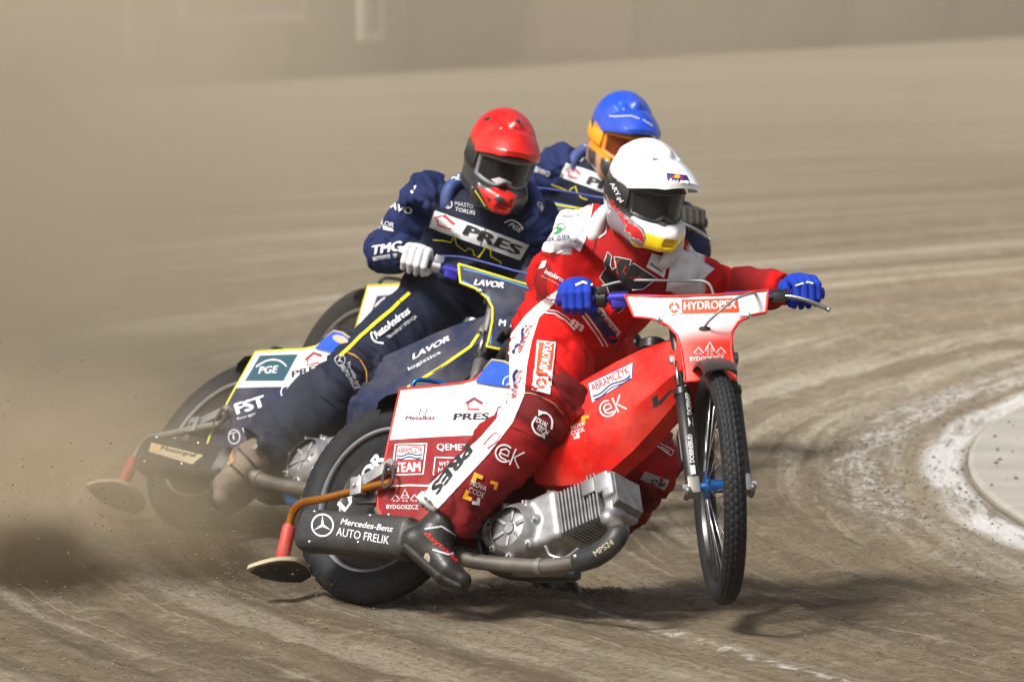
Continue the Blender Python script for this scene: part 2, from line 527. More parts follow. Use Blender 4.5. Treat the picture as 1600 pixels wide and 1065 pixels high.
def text(S, s, x0, y0, x1, y1, h, m, bold=.02, shear=0.0, lvl=3.2, name='lettering'):
    v, f, lv = glyphs(s, bold, shear); LV = list(lv)
    a = np.array([x1 - x0, y1 - y0], float); n = np.array([a[1], -a[0]]) / np.linalg.norm(a) * h
    v2 = np.array([x0, y0]) + v[:, :1] * a + v[:, 1:] * n
    # cut long triangles so that the letters follow the surface
    V = [tuple(p) for p in v2]; F = list(f)
    for _ in range(6):
        out = []; cache = {}; ch = False
        def mid(i, j):
            key = (min(i, j), max(i, j))
            if key not in cache:
                V.append(((V[i][0] + V[j][0]) / 2, (V[i][1] + V[j][1]) / 2)); cache[key] = len(V) - 1; LV.append(LV[i])
            return cache[key]
        long_ = lambda i, j: math.hypot(V[i][0] - V[j][0], V[i][1] - V[j][1]) > 5
        for t in F:
            e = [long_(t[i], t[(i + 1) % 3]) for i in range(3)]
            if not any(e): out.append(t); continue
            ch = True
            i = max(range(3), key=lambda q: math.hypot(V[t[q]][0] - V[t[(q + 1) % 3]][0], V[t[q]][1] - V[t[(q + 1) % 3]][1]))
            a_, b_, c_ = t[i], t[(i + 1) % 3], t[(i + 2) % 3]; k_ = mid(a_, b_)
            out += [(a_, k_, c_), (k_, b_, c_)]
        F = out
        if not ch: break
    return lay(S, V, F, m, lvl, name, LV)
def rect(S, x0, y0, x1, y1, h, m, lvl=1, name='print_patch', inset=0):
    a = np.array([x1 - x0, y1 - y0], float); n = np.array([a[1], -a[0]]) / np.linalg.norm(a) * h
    p = np.array([x0, y0], float)
    return patch(S, [p, p + a, p + a + n, p + n], m, lvl, name)
def outline(S, pts, w, m, lvl=2): return stroke(S, pts, w, m, lvl, 'print_line', True)
def disc_pts(x, y, r, n=20, ry=None, rot=0):
    ry = ry or r
    return [(x + r * math.cos(2 * math.pi * i / n) * math.cos(rot) - ry * math.sin(2 * math.pi * i / n) * math.sin(rot),
             y + r * math.cos(2 * math.pi * i / n) * math.sin(rot) + ry * math.sin(2 * math.pi * i / n) * math.cos(rot)) for i in range(n)]
def star_logo(S, x, y, r, m, sq=1.0, lvl=2):
    stroke(S, disc_pts(x, y, r * sq, 24, r), r * .14, m, lvl, 'logo_ring', True)
    for a in (-90, 30, 150):
        c, s_ = math.cos(R(a)), math.sin(R(a))
        patch(S, [(x + c * r * .95 * sq, y + s_ * r * .95), (x - s_ * r * .13 * sq, y + c * r * .13), (x + s_ * r * .13 * sq, y - c * r * .13)], m, lvl, 'logo_ray', 4)

# ================================================================== the setting
KC, KR = (11.75, 3.55), 10.15           # centre and radius of the inner kerb arc
def gmat():
    m = bpy.data.materials.new('track_dirt'); m.use_nodes = True
    N, L = m.node_tree.nodes, m.node_tree.links; b = N['Principled BSDF']
    b.inputs['Roughness'].default_value = .92; b.inputs['Specular IOR Level'].default_value = .2
    g = N.new('ShaderNodeNewGeometry')
    def vm(op, a, b_=None, sc=None):
        n = N.new('ShaderNodeVectorMath'); n.operation = op
        L.new(a, n.inputs[0])
        if b_ is not None:
            if isinstance(b_, tuple): n.inputs[1].default_value = b_
            else: L.new(b_, n.inputs[1])
        return n
    def mth(op, a, b_=None, c=None):
        n = N.new('ShaderNodeMath'); n.operation = op
        for i, x in enumerate((a, b_, c)):
            if x is None: continue
            if isinstance(x, (int, float)): n.inputs[i].default_value = x
            else: L.new(x, n.inputs[i])
        return n.outputs[0]
    def mr(x, a, b_, c, d):
        n = N.new('ShaderNodeMapRange'); n.interpolation_type = 'SMOOTHSTEP'
        for i, v in enumerate((a, b_, c, d)): n.inputs[i + 1].default_value = v
        L.new(x, n.inputs[0]); return n.outputs[0]
    def nz(vec, scale, det=6, ro=.6):
        n = N.new('ShaderNodeTexNoise'); n.inputs['Scale'].default_value = scale; n.inputs['Detail'].default_value = det; n.inputs['Roughness'].default_value = ro
        L.new(vec, n.inputs['Vector']); return n.outputs['Fac']
    def mixc(f, c1, c2):
        n = N.new('ShaderNodeMixRGB'); L.new(f, n.inputs[0])
        for i, c in ((1, c1), (2, c2)):
            if isinstance(c, tuple): n.inputs[i].default_value = (*c, 1)
            else: L.new(c, n.inputs[i])
        return n.outputs[0]
    P = g.outputs['Position']
    rel = vm('SUBTRACT', P, (KC[0], KC[1], 0)).outputs[0]
    sx = N.new('ShaderNodeSeparateXYZ'); L.new(rel, sx.inputs[0])
    r_ = mth('SQRT', mth('ADD', mth('MULTIPLY', sx.outputs[0], sx.outputs[0]), mth('MULTIPLY', sx.outputs[1], sx.outputs[1])))
    # wobble the radius a little so that ruts wander
    r2 = mth('ADD', r_, mth('MULTIPLY', mth('SUBTRACT', nz(P, .2, 1), .5), .5))
    th = mth('ARCTAN2', sx.outputs[1], mth('MULTIPLY', sx.outputs[0], -1.0))
    def polar(fr, ft):
        c = N.new('ShaderNodeCombineXYZ'); L.new(mth('MULTIPLY', r2, fr), c.inputs[0]); L.new(mth('MULTIPLY', th, ft), c.inputs[1])
        return c.outputs[0]
    arcs = nz(polar(1.6, 2.0), 1.0, 6, .65)          # broad racing-line bands
    arcs2 = nz(polar(11.0, 5.0), 1.0, 6, .7)          # fine scuffs
    lines = nz(polar(30.0, 3.0), 1.0, 2, .5)
    col = mixc(mr(arcs, .38, .62, 0, 1), (.265, .212, .145), (.165, .130, .090))
    col = mixc(mr(arcs2, .36, .70, 0, .6), col, (.33, .275, .20))
    col = mixc(mr(lines, .58, .70, 0, .5), col, (.50, .45, .37))
    dl = nz(polar(17.0, 2.5), 1.0, 3, .6); col = mixc(mr(dl, .57, .68, 0, .6), col, (.15, .12, .09))
    sw = nz(polar(4.2, .9), 1.0, 5, .62); col = mixc(mr(sw, .50, .62, 0, .6), col, (.50, .45, .37))
    blot = nz(P, 1.3, 6, .62); col = mixc(mr(blot, .5, .68, 0, .55), col, (.20, .158, .112))
    fine = nz(P, 38, 6, .7); col = mixc(mr(fine, .42, .68, 0, .75), col, (.13, .105, .075))
    mid = nz(P, 9, 5, .7); col = mixc(mr(mid, .5, .70, 0, .6), col, (.40, .345, .26))
    tint = N.new('ShaderNodeMixRGB'); tint.blend_type = 'MULTIPLY'; tint.inputs[0].default_value = 1; tint.inputs[2].default_value = (.90, .86, .77, 1); L.new(col, tint.inputs[1]); col = tint.outputs[0]
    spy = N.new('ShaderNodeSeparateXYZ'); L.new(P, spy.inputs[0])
    far_pale = N.new('ShaderNodeMixRGB'); far_pale.blend_type = 'MULTIPLY'; far_pale.inputs[2].default_value = (1.5, 1.56, 1.66, 1)      # multiplies the dirt colour paler farther out
    L.new(mr(mth('ADD', spy.outputs[1], mth('MULTIPLY', nz(P, .5, 3), 3.0)), 2.5, 9.0, 0, 1), far_pale.inputs[0]); L.new(col, far_pale.inputs[1]); col = far_pale.outputs[0]
    # white lime trodden out along the kerb
    d = mth('SUBTRACT', r_, KR)
    nl = nz(polar(7.0, 9.0), 1.0, 6, .75); nl2 = nz(P, 24, 5, .75)
    lime = mth('MULTIPLY', mr(d, .0, .05, .1, 1), mr(d, .12, .20, 1, 0))
    lime = mth('MULTIPLY', lime, mr(nl, .38, .56, .12, .95))
    lime2 = mth('MULTIPLY', mth('MULTIPLY', mr(d, .22, .30, 0, 1), mr(d, .42, .58, 1, 0)), mr(th, -.24, .06, .25, 1))
    lime2 = mth('MULTIPLY', lime2, mth('MULTIPLY', mr(nl2, .44, .60, 0, 1), mr(nl, .38, .56, 0, 1)))
    lime = mth('MAXIMUM', lime, mth('MULTIPLY', lime2, .9))
    # a straight chalk line crossing the foreground
    sp = N.new('ShaderNodeSeparateXYZ'); L.new(P, sp.inputs[0])
    q = mth('ADD', mth('ADD', mth('MULTIPLY', sp.outputs[0], .93), mth('MULTIPLY', sp.outputs[1], .40)), -.16)
    ln = mth('MULTIPLY', mr(mth('ABSOLUTE', q), .012, .035, 1, 0), mr(nz(P, 12, 4, .7), .46, .6, 0, .6))
    ln = mth('MULTIPLY', ln, mr(sp.outputs[1], .2, -.2, 0, 1))
    lime = mth('MAXIMUM', lime, ln)
    col = mixc(lime, col, (.78, .76, .72))
    L.new(col, b.inputs['Base Color'])
    bp = N.new('ShaderNodeBump'); bp.inputs['Strength'].default_value = .9; bp.inputs['Distance'].default_value = .035
    hgt = mth('ADD', mth('MULTIPLY', nz(P, 30, 8, .75), .8), mth('ADD', mth('MULTIPLY', arcs2, .7), mth('MULTIPLY', lines, .35)))
    L.new(hgt, bp.inputs['Height']); L.new(bp.outputs[0], b.inputs['Normal'])
    return m
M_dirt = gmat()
def ground_z(x, y):
    if abs(x) > 6 or y > 14 or y < -5: return 0.0
    rr = math.hypot(x - KC[0], y - KC[1]); th = math.atan2(y - KC[1], KC[0] - x)
    e = min(1, (6 - abs(x)) / 2) * min(1, (14 - y) / 4) * min(1, (y + 5) / 2)
    w = rr + .35 * noise.noise(Vector((x * .4, y * .4, 3)))
    z = .022 * noise.noise(Vector((w * 3.2, th * 5, 0))) + .018 * noise.noise(Vector((w * 10, th * 12, 5)))
    z += .010 * noise.noise(Vector((x * 5, y * 5, 1))) + .006 * noise.noise(Vector((x * 17, y * 17, 2)))
    # kerb side is trodden flat
    f = min(1, max(0, (rr - KR - .02) / .15))
    return z * e * f - .006
def axis(spec):
    out = []
    for a, b, n in spec: out += list(np.linspace(a, b, n, endpoint=False))
    return out + [spec[-1][1]]
gx = axis([(-900, -40, 12), (-40, -6, 17), (-6, -2.4, 40), (-2.4, 2.4, 200), (2.4, 6, 40), (6, 40, 17), (40, 900, 12)])
gy = axis([(-400, -30, 8), (-30, -5, 12), (-5, -2.6, 20), (-2.6, 7.5, 300), (7.5, 14, 60), (14, 70, 40), (70, 1800, 16)])
nx = len(gx)
gv = [(x, y, ground_z(x, y)) for y in gy for x in gx]
gf = [(j * nx + i, j * nx + i + 1, (j + 1) * nx + i + 1, (j + 1) * nx + i) for j in range(len(gy) - 1) for i in range(nx - 1)]
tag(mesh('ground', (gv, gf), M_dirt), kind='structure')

# pale infield slab behind the kerb line
M_clod = mat('dirt_clod', (.155, .122, .088), .95, dust=.2, var=.35, nscale=6)
M_slab = mat('pale_slab', (.36, .345, .30), .8, dust=.22, var=.22, bump=.3, bscale=40, nscale=3)
seg = []
for i in range(61):
    a = R(-75 + 150 * i / 60); seg.append((a, KC[0] - KR * math.cos(a), KC[1] + KR * math.sin(a)))
V, F = [], []
for a, x, y in seg:
    x2, y2 = KC[0] - (KR - .02) * math.cos(a), KC[1] + (KR - .02) * math.sin(a)
    V += [(x, y, -.03), (x, y, .012), (x2, y2, .020), (KC[0] + 6, y2 * .6 + KC[1] * .4, .024)]
for i in range(len(seg) - 1):
    for k in range(3): F.append((4 * i + k, 4 * i + 4 + k, 4 * i + 5 + k, 4 * i + 1 + k)[::-1])
slab = tag(mesh('infield_slab', (V, F), M_slab, smooth=False), kind='structure')
V, F = [], []
for a, x, y in seg:                      # dark joint strip along the slab edge
    c, s_ = math.cos(a), math.sin(a)
    for rr, z in ((KR + .010, -.01), (KR + .010, .002), (KR + .002, .003), (KR + .002, -.01)):
        V.append((KC[0] - rr * c, KC[1] + rr * s_, z))
for i in range(len(seg) - 1):
    for k in range(3): F.append((4 * i + k, 4 * i + 4 + k, 4 * i + 5 + k, 4 * i + 1 + k)[::-1])
mesh('edge_strip', (V, F), M_clod, slab, smooth=False)

# loose clods lying on the track
def clods(name, pts):
    V, F = [], []
    base = [(1, 0, 0), (-1, 0, 0), (0, 1, 0), (0, -1, 0), (0, 0, 1), (0, 0, -1)]
    fs = [(0, 2, 4), (2, 1, 4), (1, 3, 4), (3, 0, 4), (2, 0, 5), (1, 2, 5), (3, 1, 5), (0, 3, 5)]
    for p, s in pts:
        n = len(V); a = random.uniform(0, 6.3); c, d = math.cos(a), math.sin(a)
        for q in base:
            k = s * random.uniform(.55, 1.25)
            x, y, z = q[0] * k, q[1] * k, q[2] * k * .75
            V.append((p[0] + c * x - d * y, p[1] + d * x + c * y, p[2] + z))
        F += [tuple(i + n for i in f) for f in fs]
    return mesh(name, (V, F), M_clod, smooth=False)
pts = []
for i in range(22000):
    y = random.uniform(-2.4, 9) if i % 3 else random.uniform(-2.4, 1.0); x = random.uniform(-2.6, 2.6)
    rr = math.hypot(x - KC[0], y - KC[1])
    if rr < KR + .03: continue
    if noise.noise(Vector((x * 1.4, y * .9, 9))) < random.uniform(-.5, .35): continue
    s = .0018 + .0060 * random.random() ** 5
    pts.append(((x, y, ground_z(x, y) + s * .3), s))
for i in range(1400):                      # thick crumbs along the trodden lime
    a = random.gauss(.02, .12); rr = KR + abs(random.gauss(.36, .22)); x, y = KC[0] - rr * math.cos(a), KC[1] + rr * math.sin(a)
    s = .002 + .007 * random.random() ** 3; pts.append(((x, y, ground_z(x, y) + s * .3), s))
for i in range(1500):                      # churned strip where the leading tyre has just run
    t = random.random(); b = on_ground(640 + 330 * t, 936 - 16 * t); x, y = b[0] + random.gauss(0, .03), b[1] + random.gauss(0, .10)
    s = .003 + .012 * random.random() ** 3; pts.append(((x, y, ground_z(x, y) + s * .1), s))
for i in range(110):                       # a few lumps on the pale slab
    a = random.uniform(-.3, .35); rr = KR - random.uniform(.03, .6); x, y = KC[0] - rr * math.cos(a), KC[1] + rr * math.sin(a)
    s = .003 + .008 * random.random() ** 2; pts.append(((x, y, .024), s))
tag(clods('dirt_clods', pts), 'brown crumbs of dirt scattered over the track surface', 'dirt', kind='stuff')

# far side: padded air fence segments round the outside of the bend
def fence_y(x): return 30.2 + 1.05 * x
M_fence = [mat('fence_cover_%d' % i, c, .7, dust=.2, var=.15, nscale=1.5) for i, c in enumerate([srgb('#2c2723'), srgb('#5a5148'), srgb('#211d1b'), srgb('#857a6c')])]
M_board = mat('pale_board', (.62, .60, .53), .7, dust=.25, nscale=2)
slope = math.atan(1.05)
xs = np.arange(-14.25, 15, .75)
def fence_piece():
    prof = [(-.12, 0.0), (.14, .02), (.20, .25), (.21, .6), (.17, 1.0), (.05, 1.22), (-.12, 1.2)]
    pr = closed_curve(prof, 3); n = len(pr); L_ = .75 / math.cos(slope) - .03; V, F = [], []
    st = [0, .04, .12, .5, .88, .96, 1.0]; bl = [.55, .85, .97, 1, .97, .85, .55]
    for t, k in zip(st, bl):
        for p in pr: V.append((t * L_, -(-.12 + (p[0] + .12) * k), .61 + (p[1] - .61) * (.93 + .07 * k)))
    for i in range(len(st) - 1):
        for j in range(n): F.append((i * n + j, i * n + (j + 1) % n, (i + 1) * n + (j + 1) % n, (i + 1) * n + j)[::-1])
    F.append(tuple(range(n))); F.append(tuple(reversed(range((len(st) - 1) * n, len(st) * n))))
    return V, F
fp = None
names = ['leftmost', 'second', 'third', 'fourth', 'fifth', 'sixth', 'seventh', 'eighth', 'ninth', 'tenth', 'eleventh', 'twelfth', 'thirteenth', 'fourteenth', 'fifteenth', 'sixteenth', 'seventeenth', 'eighteenth', 'nineteenth', 'last']
vis = 0
for i, x in enumerate(xs):
    if x < -9 or x > 9: continue
    m4 = Matrix.Translation((x, fence_y(x), -.02)) @ Matrix.Rotation(slope, 4, 'Z')
    o = mesh('air_fence_cushion', fence_piece(), M_fence[(i * 7 + i // 3) % 4], None, m4)
    if -3.9 < x < 3.75:
        tag(o, 'dusty padded fence cushion behind the track, %s from the left' % names[vis], 'fence', 'padded cushions of the outer fence'); vis += 1
    else: tag(o, 'dusty padded fence cushion beyond the %s edge of the picture' % ('left' if x < 0 else 'right'), 'fence', 'padded cushions of the outer fence')
def board(x0, x1, z0, z1, label, off=.30):
    m4 = Matrix.Translation((x0, fence_y(x0), 0)) @ Matrix.Rotation(slope, 4, 'Z')
    L_ = (x1 - x0) / math.cos(slope); t = .06
    o = mesh('advertising_board', box((L_ / 2, -off, (z0 + z1) / 2), (L_ / 2, .02, (z1 - z0) / 2), bev=.008), M_board, None, m4)
    mesh('board_panel', box((L_ / 2, -off - .03, (z0 + z1) / 2), (max(L_ / 2 - t, .02), .012, max((z1 - z0) / 2 - t, .02)), bev=.004), M_fence[0], o)
    tag(o, label, 'board', 'pale boards hung on the outer fence'); return o
def wx(px, D_=54.): return (px - 800) / FPX * D_
board(wx(232, 53), wx(420, 53), .38, .85, 'wide pale framed board on the far fence, upper left')
board(wx(146, 52), wx(188, 52), .18, .95, 'narrow pale upright board on the far fence, upper left', .26)
board(wx(516, 54), wx(552, 54), .22, 1.0, 'slim pale upright board on the far fence, above the red helmet', .26)
board(wx(600, 55), wx(860, 55), .50, .95, 'long pale board high on the far fence, top centre')
board(wx(1090, 57), wx(1150, 57), .50, 1.0, 'small pale board on the far fence, upper right', .26)

# ================================================================== motorcycles
# bike space: x forward, y left, z up, origin under the rear axle
RAKE = R(20); HEAD = Vector((1.10, 0, .80)); RAX = Vector((0, 0, .325)); FAX = Vector((1.30, 0, .35))
def bike_matrix(con, yaw, lean, wheelie):
    return (Matrix.Translation(Vector(con)) @ Matrix.Rotation(R(yaw), 4, 'Z') @ Matrix.Rotation(R(-lean), 4, 'X')
            @ Matrix.Translation(RAX) @ Matrix.Rotation(R(-wheelie), 4, 'Y') @ Matrix.Translation(-RAX))
def steer_matrix(st):
    ax = Vector((-math.sin(RAKE), 0, math.cos(RAKE)))
    return Matrix.Translation(HEAD) @ Matrix.Rotation(R(st), 4, ax) @ Matrix.Translation(-HEAD)
def tyre(Rr, w, hgt, rows, nblk, depth, nth=288):
    """tyre cross-section revolved, with blocks on the tread"""
    sec = []
    for i in range(41):
        a = -math.pi * .80 + 1.6 * math.pi * i / 40
        sec.append((a, w * math.sin(a) * (1 if abs(a) < 1.57 else 1), (Rr - hgt) + hgt * math.cos(a)))
    V, F = [], []; n = len(sec)
    for k in range(nth):
        th = 2 * math.pi * k / nth; c, s = math.cos(th), math.sin(th)
        for a, y, r_ in sec:
            d = 0
            if abs(a) < 1.25:
                row = (a + 1.25) / 2.5 * rows; fr = row - math.floor(row)
                ph = (th / (2 * math.pi) * nblk + .5 * (int(row) % 2)) % 1
                d = 0 if (.10 < fr < .90 and ph < .74) else -depth
            r2 = r_ + d * math.cos(a); y2 = y + d * math.sin(a)
            V.append((r2 * c, y2, r2 * s))
    for k in range(nth):
        k2 = (k + 1) % nth
        for i in range(n - 1): F.append((k * n + i, k2 * n + i, k2 * n + i + 1, k * n + i + 1))
    return V, F
def ring_prof(r0, r1, y0, y1, b=.003):
    return [(r0, y0 + b), (r0, y1 - b), (r0 + b, y1), (r1 - b, y1), (r1, y1 - b), (r1, y0 + b), (r1 - b, y0), (r0 + b, y0)]
TY = {}
def side_plate(poly, y, thick, bulge=.0, res=.03, cx=.28, cz=.45):
    sgn = -1 if y < 0 else 1
    def fm(u, v, w):
        b = bulge * (1 - ((u - cx) / .3) ** 2 - ((v - cz) / .3) ** 2)
        return (u, y + sgn * (max(b, -bulge) + w), v)
    return plate(poly, res, fm, thick)
def loft(rings, close=True):
    V = [p for r_ in rings for p in r_]; n = len(rings[0]); F = []
    for i in range(len(rings) - 1):
        for j in range(n): F.append((i * n + j, i * n + (j + 1) % n, (i + 1) * n + (j + 1) % n, (i + 1) * n + j))
    if close: F.append(tuple(reversed(range(n)))); F.append(tuple(range((len(rings) - 1) * n, len(rings) * n)))
    return V, F
PANEL = [(.071, .65), (.15, .652), (.235, .656), (.31, .660), (.363, .673), (.391, .70), (.417, .724), (.50, .695), (.515, .63), (.53, .50), (.52, .36), (.44, .25), (.34, .205),
         (.219, .198), (.15, .215), (.10, .24), (.075, .27), (.068, .31), (.071, .469)]
COWL = [(-.218, .957), (-.200, .888), (-.15, .877), (-.105, .853), (-.082, .82), (-.074, .77), (-.073, .69), (-.076, .672), (-.036, .672), (0, .685), (.036, .672), (.078, .672), (.075, .70), (.075, .77),
        (.084, .82), (.108, .853), (.15, .873), (.197, .882), (.213, .955), (.12, .943), (.05, .940), (-.05, .940), (-.12, .945)]
def cowl_map(u, v, w):
    x = 1.215 - (v - .80) * math.tan(RAKE) - .9 * u * u * (1.0 if v > .87 else 1.9) + w
    return (x, u, v)

def make_bike(label, group, con, yaw, lean, wheelie, steer, sc):
    B = empty('speedway_motorcycle', bike_matrix(con, yaw, lean, wheelie))
    tag(B, label, 'motorcycle', group)
    S = steer_matrix(steer); P = {'root': B}
    LOW = Matrix.Translation((0, 0, sc.get('dz', 0))); LOWS = Matrix.Translation((sc.get('dx', 0), 0, sc.get('dz', 0)))
    # ---- rear wheel
    if 'rt' not in TY:
        TY['rt'] = tyre(.325, .047, .056, 6, 64, .0032); TY['ft'] = tyre(.352, .034, .036, 5, 84, .0036, 420)
    rw = empty('rear_wheel', Matrix.Translation(RAX) @ Matrix.Rotation(R(17), 4, 'Y'), B)
    mesh('tyre', TY['rt'], M_tyre, rw, angle=40)
    mesh('rim', lathe(ring_prof(.222, .252, -.036, .036, .004), 64, closed=True), mat('rim_aluminium', (.30, .30, .31), .3, .8, dust=.2), rw, angle=40)
    P['disc'] = mesh('wheel_disc', join(lathe([(.02, -.030), (.06, -.036), (.14, -.033), (.150, -.037), (.158, -.033), (.205, -.028), (.223, -.020)], 64),
                                lathe([(.02, .030), (.06, .036), (.14, .033), (.205, .028), (.223, .020)], 64)), M_rimblack, rw, angle=30)
    P['rw'] = rw
    mesh('hub', lathe([(0, -.075), (.018, -.075), (.02, -.05), (.034, -.045), (.036, -.03), (.036, .03), (.034, .06), (0, .06)], 24), M_steel, rw, angle=35)
    # ---- front wheel (steered)
    fw = empty('front_wheel', S @ Matrix.Translation(FAX) @ Matrix.Rotation(R(8), 4, 'Y'), B)
    mesh('tyre', TY['ft'], M_tyre, fw, angle=40)
    mesh('rim', lathe([(.288, -.010), (.292, -.021), (.304, -.023), (.318, -.021), (.318, .021), (.304, .023), (.292, .021), (.288, .010), (.284, 0)], 72, closed=True), M_rimblack, fw, angle=45)
    mesh('hub', lathe([(0, -.062), (.012, -.062), (.014, -.045), (.036, -.043), (.036, -.036), (.022, -.032), (.020, 0), (.022, .032), (.036, .036), (.036, .043), (.014, .045), (.012, .062), (0, .062)], 28), sc['hub'], fw, angle=35)
    sp0 = None
    for i in range(36):
        a = 2 * math.pi * i / 36; sd = 1 if i % 2 else -1; off = R(34) * (1 if (i // 2) % 2 else -1)
        m_ = Matrix.Rotation(-a, 4, 'Y')
        key = (sd, off > 0)
        if sp0 is None: sp0 = {}
        if key not in sp0:
            h = Vector((.033 * math.cos(off), .040 * sd, .033 * math.sin(off))); e = Vector((.288, .004 * sd, 0))
            sp0[key] = mesh('spoke', tube([h, h.lerp(e, .5), e], .0017, 6), M_chrome, fw, m_)
        else: share(sp0[key], 'spoke', fw, m_)
    # ---- fork (steered)
    ax = Vector((-math.sin(RAKE), 0, math.cos(RAKE)))
    P['fork'] = []
    for sd in (-1, 1):
        a0 = FAX + Vector((0, .077 * sd, 0)) - ax * .02
        leg = mesh('fork_leg', join(tube([a0, a0 + ax * .005, a0 + ax * .33, a0 + ax * .335], [.019, .022, .022, .018], 20), tube([a0 + ax * .33, a0 + ax * .58], .0165, 16)), sc['fork'], B, S, angle=40)
        P['fork'].append(leg)
        mesh('axle_clamp', box(a0 + ax * .02, (.022, .018, .028), Matrix.Rotation(-RAKE, 3, 'Y'), .005), M_steel, leg, angle=40)
        mesh('axle_nut', tube([a0 + ax * .02 + Vector((0, .018 * sd, 0)), a0 + ax * .02 + Vector((0, .034 * sd, 0))], .012, 6), M_chrome, leg, smooth=False)
        mesh('fork_seal', tube([a0 + ax * .325, a0 + ax * .345], .025, 20), M_blackp, leg, angle=40)
        mesh('stanchion_clip', tube([a0 + ax * .36 + Vector((.02, .01 * sd, 0)), a0 + ax * .44 + Vector((.02, .01 * sd, 0))], .006, 8), M_chrome, leg)
        mesh('link_arm', tube([a0 + Vector((-.03, .02 * sd, -.01)), a0 + Vector((.03, .02 * sd, .01))], .009, 10), M_steel, leg)
    mesh('fork_damper', box(FAX + ax * .14 + Vector((-.055, -.085, 0)), (.022, .014, .055), Matrix.Rotation(-RAKE, 3, 'Y'), .006), M_blackp, B, S, angle=40)
    for s_, hh in ((.42, .014), (.575, .016)):
        c = FAX + ax * s_ + Vector((-.018, 0, 0))
        mesh('fork_yoke', box(c, (.03, .105, hh), Matrix.Rotation(-RAKE, 3, 'Y'), .008), M_steel, B, S, angle=40)
    # front mudguard
    V, F = [], []
    for i in range(25):
        a = R(58 + 86 * i / 24)
        for y_, dr in ((-.050, -.012), (-.046, .002), (-.02, .010), (.02, .010), (.046, .002), (.050, -.012), (.044, -.012), (.02, .005), (-.02, .005), (-.044, -.012)):
            r_ = .368 + dr; V.append((FAX.x + r_ * math.cos(a), y_, FAX.z + r_ * math.sin(a)))
    for i in range(24):
        for k in range(10): F.append((i * 10 + k, i * 10 + (k + 1) % 10, (i + 1) * 10 + (k + 1) % 10, (i + 1) * 10 + k))
    F += [tuple(range(10)), tuple(reversed(range(240, 250)))]
    mesh('front_mudguard', (V, F), M_blackp, B, S, angle=50)
    # ---- front cowl (steered)
    P['cowl'] = mesh('front_cowl', plate(COWL, .02, cowl_map, -.004), sc['cowl'], B, S, angle=60)
    rim = [cowl_map(u, v, .0015) for u, v in COWL]; rim.append(rim[0])
    dense = []
    for a, b in zip(rim[:-1], rim[1:]):
        for t in np.linspace(0, 1, 4, endpoint=False): dense.append(np.array(a) * (1 - t) + np.array(b) * t)
    dense.append(np.array(rim[0]))
    mesh('cowl_trim', tube(dense, .0042, 8), sc['trim'], P['cowl'])
    for y_ in (-.075, .08):
        mesh('screw', lathe([(0, .006), (.006, .005), (.0085, .001), (.0085, -.002)], 12, frame_m(cowl_map(y_ * 1.75, .872, .002), (0, 1, 0), y=(1, 0, 0))), M_chrome, P['cowl'])
    # ---- handlebar (steered)
    bp = curve([(.955, -.400, .975), (.975, -.30, .972), (1.0, -.20, .968), (1.04, -.10, .955), (1.085, -.05, .93), (1.09, 0, .925), (1.085, .05, .93), (1.04, .10, .955), (1.0, .20, .960), (.975, .30, .960), (.955, .400, .962)], 6)
    hb = mesh('handlebar', tube(bp, .0115, 14), sc['bar'], B, S); P['bar'] = hb
    g0 = Vector((.955, -.400, .975)); g1 = Vector((.976, -.29, .972)); P['gripR'] = (S @ g0, S @ g1)
    h0 = Vector((.955, .400, .962)); h1 = Vector((.976, .29, .960)); P['gripL'] = (S @ h0, S @ h1)
    for a, b, sd in ((g0, g1, -1), (h0, h1, 1)):
        d = (a - b).normalized()
        mesh('grip', tube([a + d * .006, a + d * .004, a, b, b - d * .002], [.013, .018, .0165, .0165, .02], 16), sc['grip'], hb, angle=40)
    d = (g1 - g0).normalized()
    mesh('throttle_housing', join(tube([g1, g1 + d * .004, g1 + d * .03, g1 + d * .034], [.022, .026, .026, .022], 18), box(g1 + d * .018 + Vector((.01, 0, .022)), (.018, .016, .012), None, .004)), sc['throttle'], hb, angle=40)
    mesh('bar_clamp', join(tube([g1 + d * .042, g1 + d * .095], .0195, 16), box(g1 + d * .068 + Vector((.004, 0, -.02)), (.012, .022, .012), None, .003)), M_indigo, hb, angle=40)
    d = (h1 - h0).normalized()
    pc = h1 + d * .015
    mesh('clutch_perch', join(tube([h1, h1 + d * .05], .017, 14), box(pc + Vector((.028, -.01, -.012)), (.02, .024, .012), None, .004)), M_blackp, hb, angle=40)
    lv = curve([pc + Vector((.04, .0, -.012)), pc + Vector((.052, .03, -.018)), pc + Vector((.060, .075, -.034)), pc + Vector((.055, .130, -.060))], 6)
    mesh('clutch_lever', join(tube(lv, [.0055] * len(lv), 10, sx=1.3), lathe([(0, .0085), (.006, .006), (.0085, 0), (.006, -.006), (0, -.0085)], 12, Matrix.Translation(lv[-1]))), M_chrome, hb)
    mesh('cable_adjuster', tube([pc + Vector((.03, -.03, -.01)), pc + Vector((.028, -.075, -.008))], .0055, 8), M_steel, hb)
    mesh('clutch_cable', tube(curve([pc + Vector((.028, -.075, -.008)), (1.19, .155, .936), (1.238, .095, .914), (1.256, .05, .882), (1.235, .012, .852), (1.18, .0, .835)], 8), .0042, 8), sc['cable'], hb)
    mesh('throttle_cable', tube(curve([g1 + Vector((.015, .02, .035)), g1 + Vector((.04, .10, .045)), (1.08, -.05, 1.0), (1.12, .03, .985), (1.12, .05, .93)], 8), .0042, 8), sc['cable'], hb)
